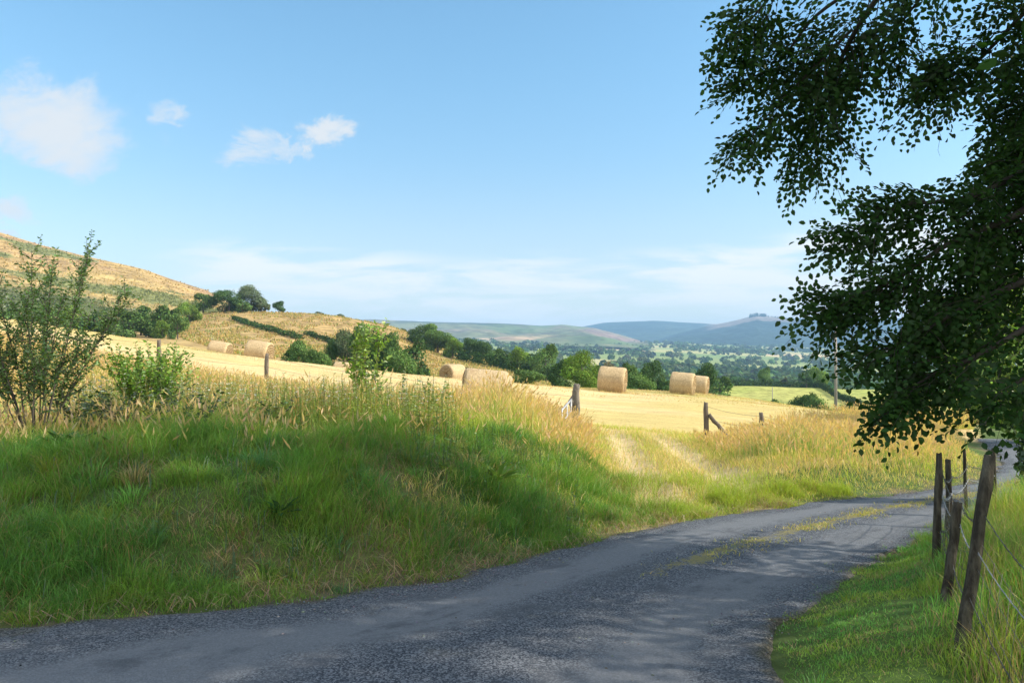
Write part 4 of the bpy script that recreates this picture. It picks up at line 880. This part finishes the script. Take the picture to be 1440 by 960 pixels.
for f in (.08,.2,.32,.44,.56):
    P=[]; 
    for i in range(len(tops)-1):
        A_,B_=along(i,f),along(i+1,f)
        for s in np.linspace(0,1,8)[:-1]: P.append(A_+(B_-A_)*s+[.04,0,-.03*math.sin(s*3.14)]-b)
    mb.tube(P,.0013,3)
for i in range(len(tops)-1):
    nseg=max(3,int(np.linalg.norm(tops[i+1][0]-tops[i][0])/.15))
    for k in range(nseg):
        s=k/nseg; A_=along(i,.03)*(1-s)+along(i+1,.03)*s; B_=along(i,.56)*(1-s)+along(i+1,.56)*s; mb.tube([A_+[.04,0,0]-b,(A_+B_)/2+[.04+random.uniform(-.01,.01),0,0]-b,B_+[.04,0,0]-b],.0013,3)
mb.build('wire_netting',M_wire,ff)

# ------------------------------------------------------------------ utility poles
M_pole=prin('grey_pole_wood',(.34,.31,.26),.85,.01,8,(.24,.21,.17),stretch=(1,1,.1))
def pole(px,Y,h,r,label,arm=True):
    p=at(px,Y); o=empty('utility_pole',tuple(p)); tag(o,label,'pole'); MB().tube([(0,0,-.5),(0,0,h*.5),(0,0,h)],[r,r*.9,r*.75],10).build('shaft',M_pole,o,True)
    if arm:
        MB().tube([(-.8,0,h-.3),(.8,0,h-.3)],.06,6).build('crossarm',M_pole,o)
        for s in (-.7,0,.7): MB().tube([(s,0,h-.24),(s,0,h-.1),(s,0,h-.02)],[.03,.055,.03],8).build('insulator',M_stone,o)
pole(1175,65,9.2,.135,'tall grey wooden pole rising behind the right bank under the leaves')
pole(1086,140,5.4,.09,'thin small post standing in the green field left of the tall pole',False)

# ------------------------------------------------------------------ distant trees
def crown_mesh(seed,nf,fs,lobes=11,wide=1.0,base=.12,colb=(.05,.09,.025),colv=.18,open_=0):
    r=np.random.default_rng(seed); P=[];D=[];Cc=[]
    cs_=[(np.array([0,0,.55]),np.array([.34,.34,.34]))]
    for k in range(lobes):
        a=k*2.4+r.normal(0,.3); zz_=base+.10+(.86-base-.10)*((k*.618+r.uniform(0,.2))%1); rad=(.40*math.sqrt(max(.12,1-((zz_-.42)/.50)**2)))
        cs_.append((np.array([math.cos(a)*rad*.85,math.sin(a)*rad*.85,zz_]),np.array([1,1,.85])*r.uniform(.12,.21)))
    for q,(c,rad) in enumerate(cs_):
        m=int(nf*(.16 if q==0 else .84/lobes)); d=unit(r.normal(0,1,(m,3))); d[:,2]=np.abs(d[:,2])*np.where(r.random(m)<.52,1,-1); d=unit(d)
        rr=r.uniform(.72,1.08,(m,1)); rr[r.random(m)<open_]*=1.2
        P.append(c+d*rad*rr); D.append(d); Cc.append(cvar(np.array(colb)*(1+r.normal(0,.22)),m,colv))
    P=np.concatenate(P);D=np.concatenate(D);Cc=np.concatenate(Cc); m=len(P); P[:,2]=np.where(P[:,2]<0,-P[:,2]*.5,np.minimum(P[:,2],1.0))
    N=unit(D+r.normal(0,.55,(m,3))); T_=unit(np.cross(N,r.normal(0,1,(m,3)))); B_=np.cross(N,T_); s=fs*r.uniform(.6,1.4,(m,1))
    V=np.stack([P-T_*s,P-B_*s*.7,P+T_*s,P+B_*s*.7],1).reshape(-1,3); V[:,:2]*=wide
    return V,np.arange(m*4).reshape(-1,4),np.repeat(Cc,4,0)
def trunk_np(seed,base=.3):
    r=np.random.default_rng(seed); mb=MB(); mb.tube([(0,0,-.03),(.01,0,.2),(0,.01,.45),(0,0,.8)],[.035,.026,.018,.004],7)
    for k in range(6):
        a=k*1.05+r.random(); z=r.uniform(.15,.5); e=np.array([math.cos(a)*.28,math.sin(a)*.28,z+.25]); mb.tube([(0,0,z),tuple(e*[.5,.5,0]+[0,0,z+.08]),tuple(e)],[.014,.010,.003],5)
    return mb
KIND={'dark':(.075,.13,.042),'mid':(.11,.18,.05),'bright':(.17,.26,.045),'grey':(.13,.165,.085),'brown':(.19,.155,.085)}
PROT={}
def proto(kind,hi,low):
    key=(kind,hi,low)
    if key not in PROT:
        sd_=len(PROT)*3+5; nf={2:16000,1:9000,0:2600}[hi]; fs={2:.0165,1:.0215,0:.036}[hi]
        V,Q,C=crown_mesh(sd_,nf,fs,20 if hi else 13,1.0,-.02 if low else .08,KIND[kind],.2,.15)
        me=mesh_np('crown',V,Q,None,C,M_crown); tr_=trunk_np(sd_).build('trunk',M_bark,None,True); PROT[key]=(me,tr_,False)
    return PROT[key]
def tree(px,pyt,wpx,Y,kind,label,hi=1,low=False,name='broadleaf_tree',cat='tree',group=None,rz=None):
    p=at(px,Y,-.1); h=max(zpy(pyt,Y)-p[2],1.0); w=wpx/F*Y*1.04
    me,tr_,used=proto(kind,hi,low); o=empty(name,tuple(p),rz if rz is not None else random.uniform(0,6.28),(w,w,h)); tag(o,label,cat,group)
    for src in (me,tr_):
        if used: c=src.copy(); COL.objects.link(c)
        else: c=src
        c.parent=o
    PROT[(kind,hi,low)]=(me,tr_,True); return o
GR='hedgerow trees and copses around the fields'
T_=[ # px, top, width, distance, kind, label, detail, low
(266,424,34,178,'bright','small rounded light green bush at the foot of the bracken hill',1,True),
(286,412,40,200,'mid','left tree of the dark clump on the left skyline',1,True),
(322,405,44,200,'dark','broad dome shaped tree in the middle of the skyline clump',2,True),
(341,420,26,196,'mid','low tree between the domed tree and the tall grey one',0,True),
(353,400,38,205,'grey','tall grey green tree at the right end of the skyline clump',2,True),
(368,418,24,203,'grey','small grey tree against the right side of the tall grey tree',0,True),
(392,423,18,205,'dark','small lone round tree on the left skyline',1,True),
(449,439,13,206,'grey','tiny bush on the skyline left of the ash sapling',0,True),
(479,441,12,206,'grey','tiny bush on the skyline just above the ash sapling',0,True),
(427,476,44,78,'mid','dark conical bush left end of the hollow behind the field',1,True),
(405,490,30,80,'mid','low scrub at the left end of the hollow behind the field',0,True),
(446,490,40,76,'mid','low green bush beside the dark conical bush',1,True),
(463,478,26,80,'dark','small dark round tree in the hollow left of the sapling',1,False),
(489,460,40,84,'grey','grey green tree in the hollow left behind the sapling',1,False),
(519,450,56,80,'mid','tall tree in the hollow directly behind the ash sapling',2,True),
(541,462,52,78,'dark','wide dark tree in the hollow right of the ash sapling',2,True),
(562,484,46,76,'mid','bushy tree on the right side of the hollow group',1,True),
(582,478,46,92,'dark','dark scrub linking the hollow group to the big pair of trees',0,True),
(588,517,20,70,'mid','tiny bush on the field edge right of the hollow group',0,True),
(566,461,12,230,'grey','tiny pale tree beyond the ridge left of the big pair',1,True),
(596,453,46,180,'mid','left of the big pair of trees on the middle ridge',2,True),
(616,462,46,176,'mid','right of the big pair of trees on the middle ridge',2,True),
(637,474,30,172,'bright','lighter tree at the right foot of the big pair',1,True),
(661,475,30,170,'dark','dark round tree in the hedge right of the big pair',1,True),
(679,479,26,168,'dark','small dark tree next along the descending hedge',1,True),
(697,489,30,164,'mid','low tree of the descending hedge, left of the tall light one',1,True),
(712,494,30,160,'dark','shaded low hedge tree before the tall light one',0,True),
(727,486,34,156,'bright','light green tree in the descending hedge',1,True),
(748,498,34,150,'dark','dark low tree between the light tree and the tall blue green tree',0,True),
(767,482,44,145,'mid','tall blue green tree at the low end of the descending hedge',1,True),
(740,518,52,96,'mid','long low bush on the field edge behind the gatepost',1,True),
(788,505,36,82,'dark','dark bush at the left of the bright green tree',1,True),
(818,492,60,76,'bright','bright leafy green tree left of the lone bale',2,True),
(842,512,34,78,'mid','green bush between the bright tree and the lone bale',1,True),
(861,506,30,110,'brown','brownish hedgerow tree behind the lone bale',1,True),
(881,508,34,100,'mid','green tree directly behind the right of the lone bale',1,True),
(899,521,44,92,'mid','bushy tree right of the lone bale',1,True),
(920,507,40,104,'dark','dark rounded tree between the lone bale and the paired bales',1,True),
(945,534,34,96,'mid','low bush left of the paired bales',0,True),
(989,510,42,118,'dark','dark round tree behind the paired bales',1,True),
(1012,528,44,150,'mid','bush in the hedge right of the paired bales',0,True),
(1076,515,20,235,'mid','slim upright tree in the hedge above the green field',1,True),
(1134,521,24,232,'dark','small dark tree where the hedge rises right of the slim tree',0,True),
(1150,514,34,240,'bright','pale green tree at the corner of the green field',1,True),
(1095,560,30,92,'mid','low bush below the green field, left of the shadowed ones',1,True),
(1127,555,40,90,'dark','dark bush below the green field',1,True),
(1150,551,36,92,'mid','taller bush below the green field left of the tall pole',1,True),
(1186,565,44,88,'mid','bush right of the foot of the tall pole',1,True),
(1214,566,40,90,'dark','dark bush below the overhanging leaves right of the pole',1,True),
(1245,570,44,92,'mid','bush row end seen under the beech leaves',1,True),
(1285,530,60,150,'mid','tree seen through a gap in the beech leaves',1,True),
(1390,470,150,60,'bright','sunlit green tree behind the right side of the beech foliage',2,True),
]
for (px_,pt,w,Y_,kd,lab,hi,low) in T_:
    bush=lab.find('bush')>=0 or lab.find('scrub')>=0
    tree(px_,pt,w,Y_,kd,lab,hi,low,'hedgerow_bush' if bush else 'broadleaf_tree','bush' if bush else 'tree',GR)
# gorse and thorn scrub at the foot of the bracken hill
rs=np.random.default_rng(9)
sc_=[(-40,445),(-8,440),(20,438),(48,436),(76,442),(104,440),(128,446),(146,450),(164,443),(182,448),(198,438),(212,446),(226,436),(238,450),(250,440),(172,458),(205,458),(228,460),(140,459),(112,456)]
for (px_,pt) in sc_:
    tree(px_,pt-9+rs.uniform(-3,3),rs.uniform(28,46),rs.uniform(128,150),rs.choice(['mid','dark','mid','bright'],p=[.4,.3,.2,.1]),'green thorn bush in the scrub belt at the foot of the bracken hill',0,True,'thorn_bush','bush','thorn scrub under the bracken hill')
# hedges
def hedge(pts,h,w,label,colb,seed,dens=90):
    r=np.random.default_rng(seed); P=np.array([at(a,b_) for a,b_ in pts]); sgm=np.linalg.norm(np.diff(P,axis=0),axis=1); Ltot=sgm.sum(); n=int(Ltot*dens)
    s=r.random(n)*Ltot; cum=np.concatenate([[0],np.cumsum(sgm)]); Q_=np.stack([np.interp(s,cum,P[:,k]) for k in range(3)],1)
    Q_[:,2]=H(Q_[:,0],Q_[:,1]); a=r.random(n)*np.pi; hh=h*(.75+.5*fbm(s*.35,s*0,3,seed)); rr=np.sqrt(r.uniform(.5,1.05,n))
    Q_+=np.stack([r.normal(0,.25,n),np.cos(a)*rr*w/2,np.sin(a)*rr*hh],1); o0=P[0]; D=unit(r.normal(0,1,(n,3))); N=unit(np.stack([0*a,np.cos(a),np.sin(a)],1)+r.normal(0,.5,(n,3)))
    T=unit(np.cross(N,D)); B_=np.cross(N,T); sz=.22*r.uniform(.6,1.3,(n,1)); Q_=Q_-o0
    V=np.stack([Q_-T*sz,Q_-B_*sz*.7,Q_+T*sz,Q_+B_*sz*.7],1).reshape(-1,3)
    o=mesh_np('hedge',V,np.arange(n*4).reshape(-1,4),None,np.repeat(cvar(colb,n,.2),4,0),M_crown); o.location=tuple(o0); tag(o,label,'hedge')
hedge([(905,225),(990,228),(1060,232),(1120,236),(1160,240)],1.9,2.4,'dark clipped hedge along the top of the green field',(.045,.075,.022),1,60)
hedge([(1150,236),(1180,200),(1215,175),(1260,170)],1.6,2.4,'dark hedge dropping from the field corner towards the tall pole',(.045,.075,.022),2,60)
hedge([(328,178),(360,165),(400,156),(425,152)],1.1,2.2,'green strip of hedge crossing the rough field on the left',(.06,.10,.03),3,70)
hedge([(430,160),(455,154),(480,150)],1.0,1.8,'short dark hedge fragment on the rough field above the hollow',(.055,.09,.03),4,70)
hedge([(640,168),(680,160),(730,150),(790,140)],2.6,3.0,'hedge running down under the trees right of the big pair',(.04,.075,.022),5,60)
hedge([(648,120),(700,108),(738,100)],.7,1.4,'low hedge bank at the lower edge of the rough field',(.07,.10,.03),6,60)

# valley woodland and field hedges too far to count
def valley():
    r=np.random.default_rng(33); Y_=np.exp(r.uniform(math.log(330),math.log(2900),42000)); t_=r.uniform(-.32,.75,42000); X_=t_*Y_
    ci_,gap=cells(X_,Y_); wood=fbm(X_*.0035,Y_*.0035,4,201)
    keep=((gap<5+Y_*.003)&(r.random(len(X_))<.33))|((wood>.65)&(r.random(len(X_))<.5))|(r.random(len(X_))<.006)
    X_,Y_=X_[keep],Y_[keep]; Z_=H(X_,Y_,np.full(X_.shape,9.),np.full(X_.shape,-9.)); n=len(X_); print('valley trees',n)
    m=26; d=unit(r.normal(0,1,(n,m,3))); d[...,2]=np.abs(d[...,2])*.9+.0; sz=r.uniform(2.5,6.0,(n,1,1))*(1+.00015*Y_[:,None,None]); 
    P=np.stack([X_,Y_,Z_],1)[:,None]+d*sz*np.array([1,1,1.25])*r.uniform(.7,1.05,(n,m,1)); P[...,2]+=sz[...,0]*.25
    N=unit(d+r.normal(0,.4,(n,m,3))); T=unit(np.cross(N,r.normal(0,1,(n,m,3)))); B_=np.cross(N,T); s=sz*.42
    V=np.stack([P-T*s,P-B_*s,P+T*s,P+B_*s],2).reshape(-1,3); c=cvar((.085,.13,.05),n,.3); c=np.repeat(c,m*4,0)
    o=mesh_np('woodland',V,np.arange(n*m*4).reshape(-1,4),None,c,M_crown); tag(o,'hazy mass of woods and tree lined hedges across the valley','woodland',kind='stuff')
valley()
# conifer clump and fringe on the forest hill skyline
def conifers():
    r=np.random.default_rng(44); mb=MB(); 
    for i in range(150):
        px_=r.uniform(1054,1078) if i<70 else r.uniform(1078,1135); Yc=3790+r.uniform(-25,25); zc=zpy(np.interp(px_,[1050,1065,1082,1100,1160],[446.5,443.5,446,448,450]),Yc)-6; h=r.uniform(14,20) if i<70 else r.uniform(5,14); x_=(px_-720)/F*Yc; w=h*.22
        a=np.arange(6)/6*6.28; V=np.vstack([np.stack([x_+np.cos(a)*w,Yc+np.sin(a)*w,zc+0*a],1),[[x_,Yc,zc+h+4]]]); T=np.array([(k,(k+1)%6,6) for k in range(6)]); mb.add(V,None,T,(.02,.035,.018))
    tag(mb.build('conifer_wood',M_crown),'dark clump of conifers on the far hilltop skyline','woodland',kind='stuff')
conifers()
print('objects',len(bpy.data.objects))
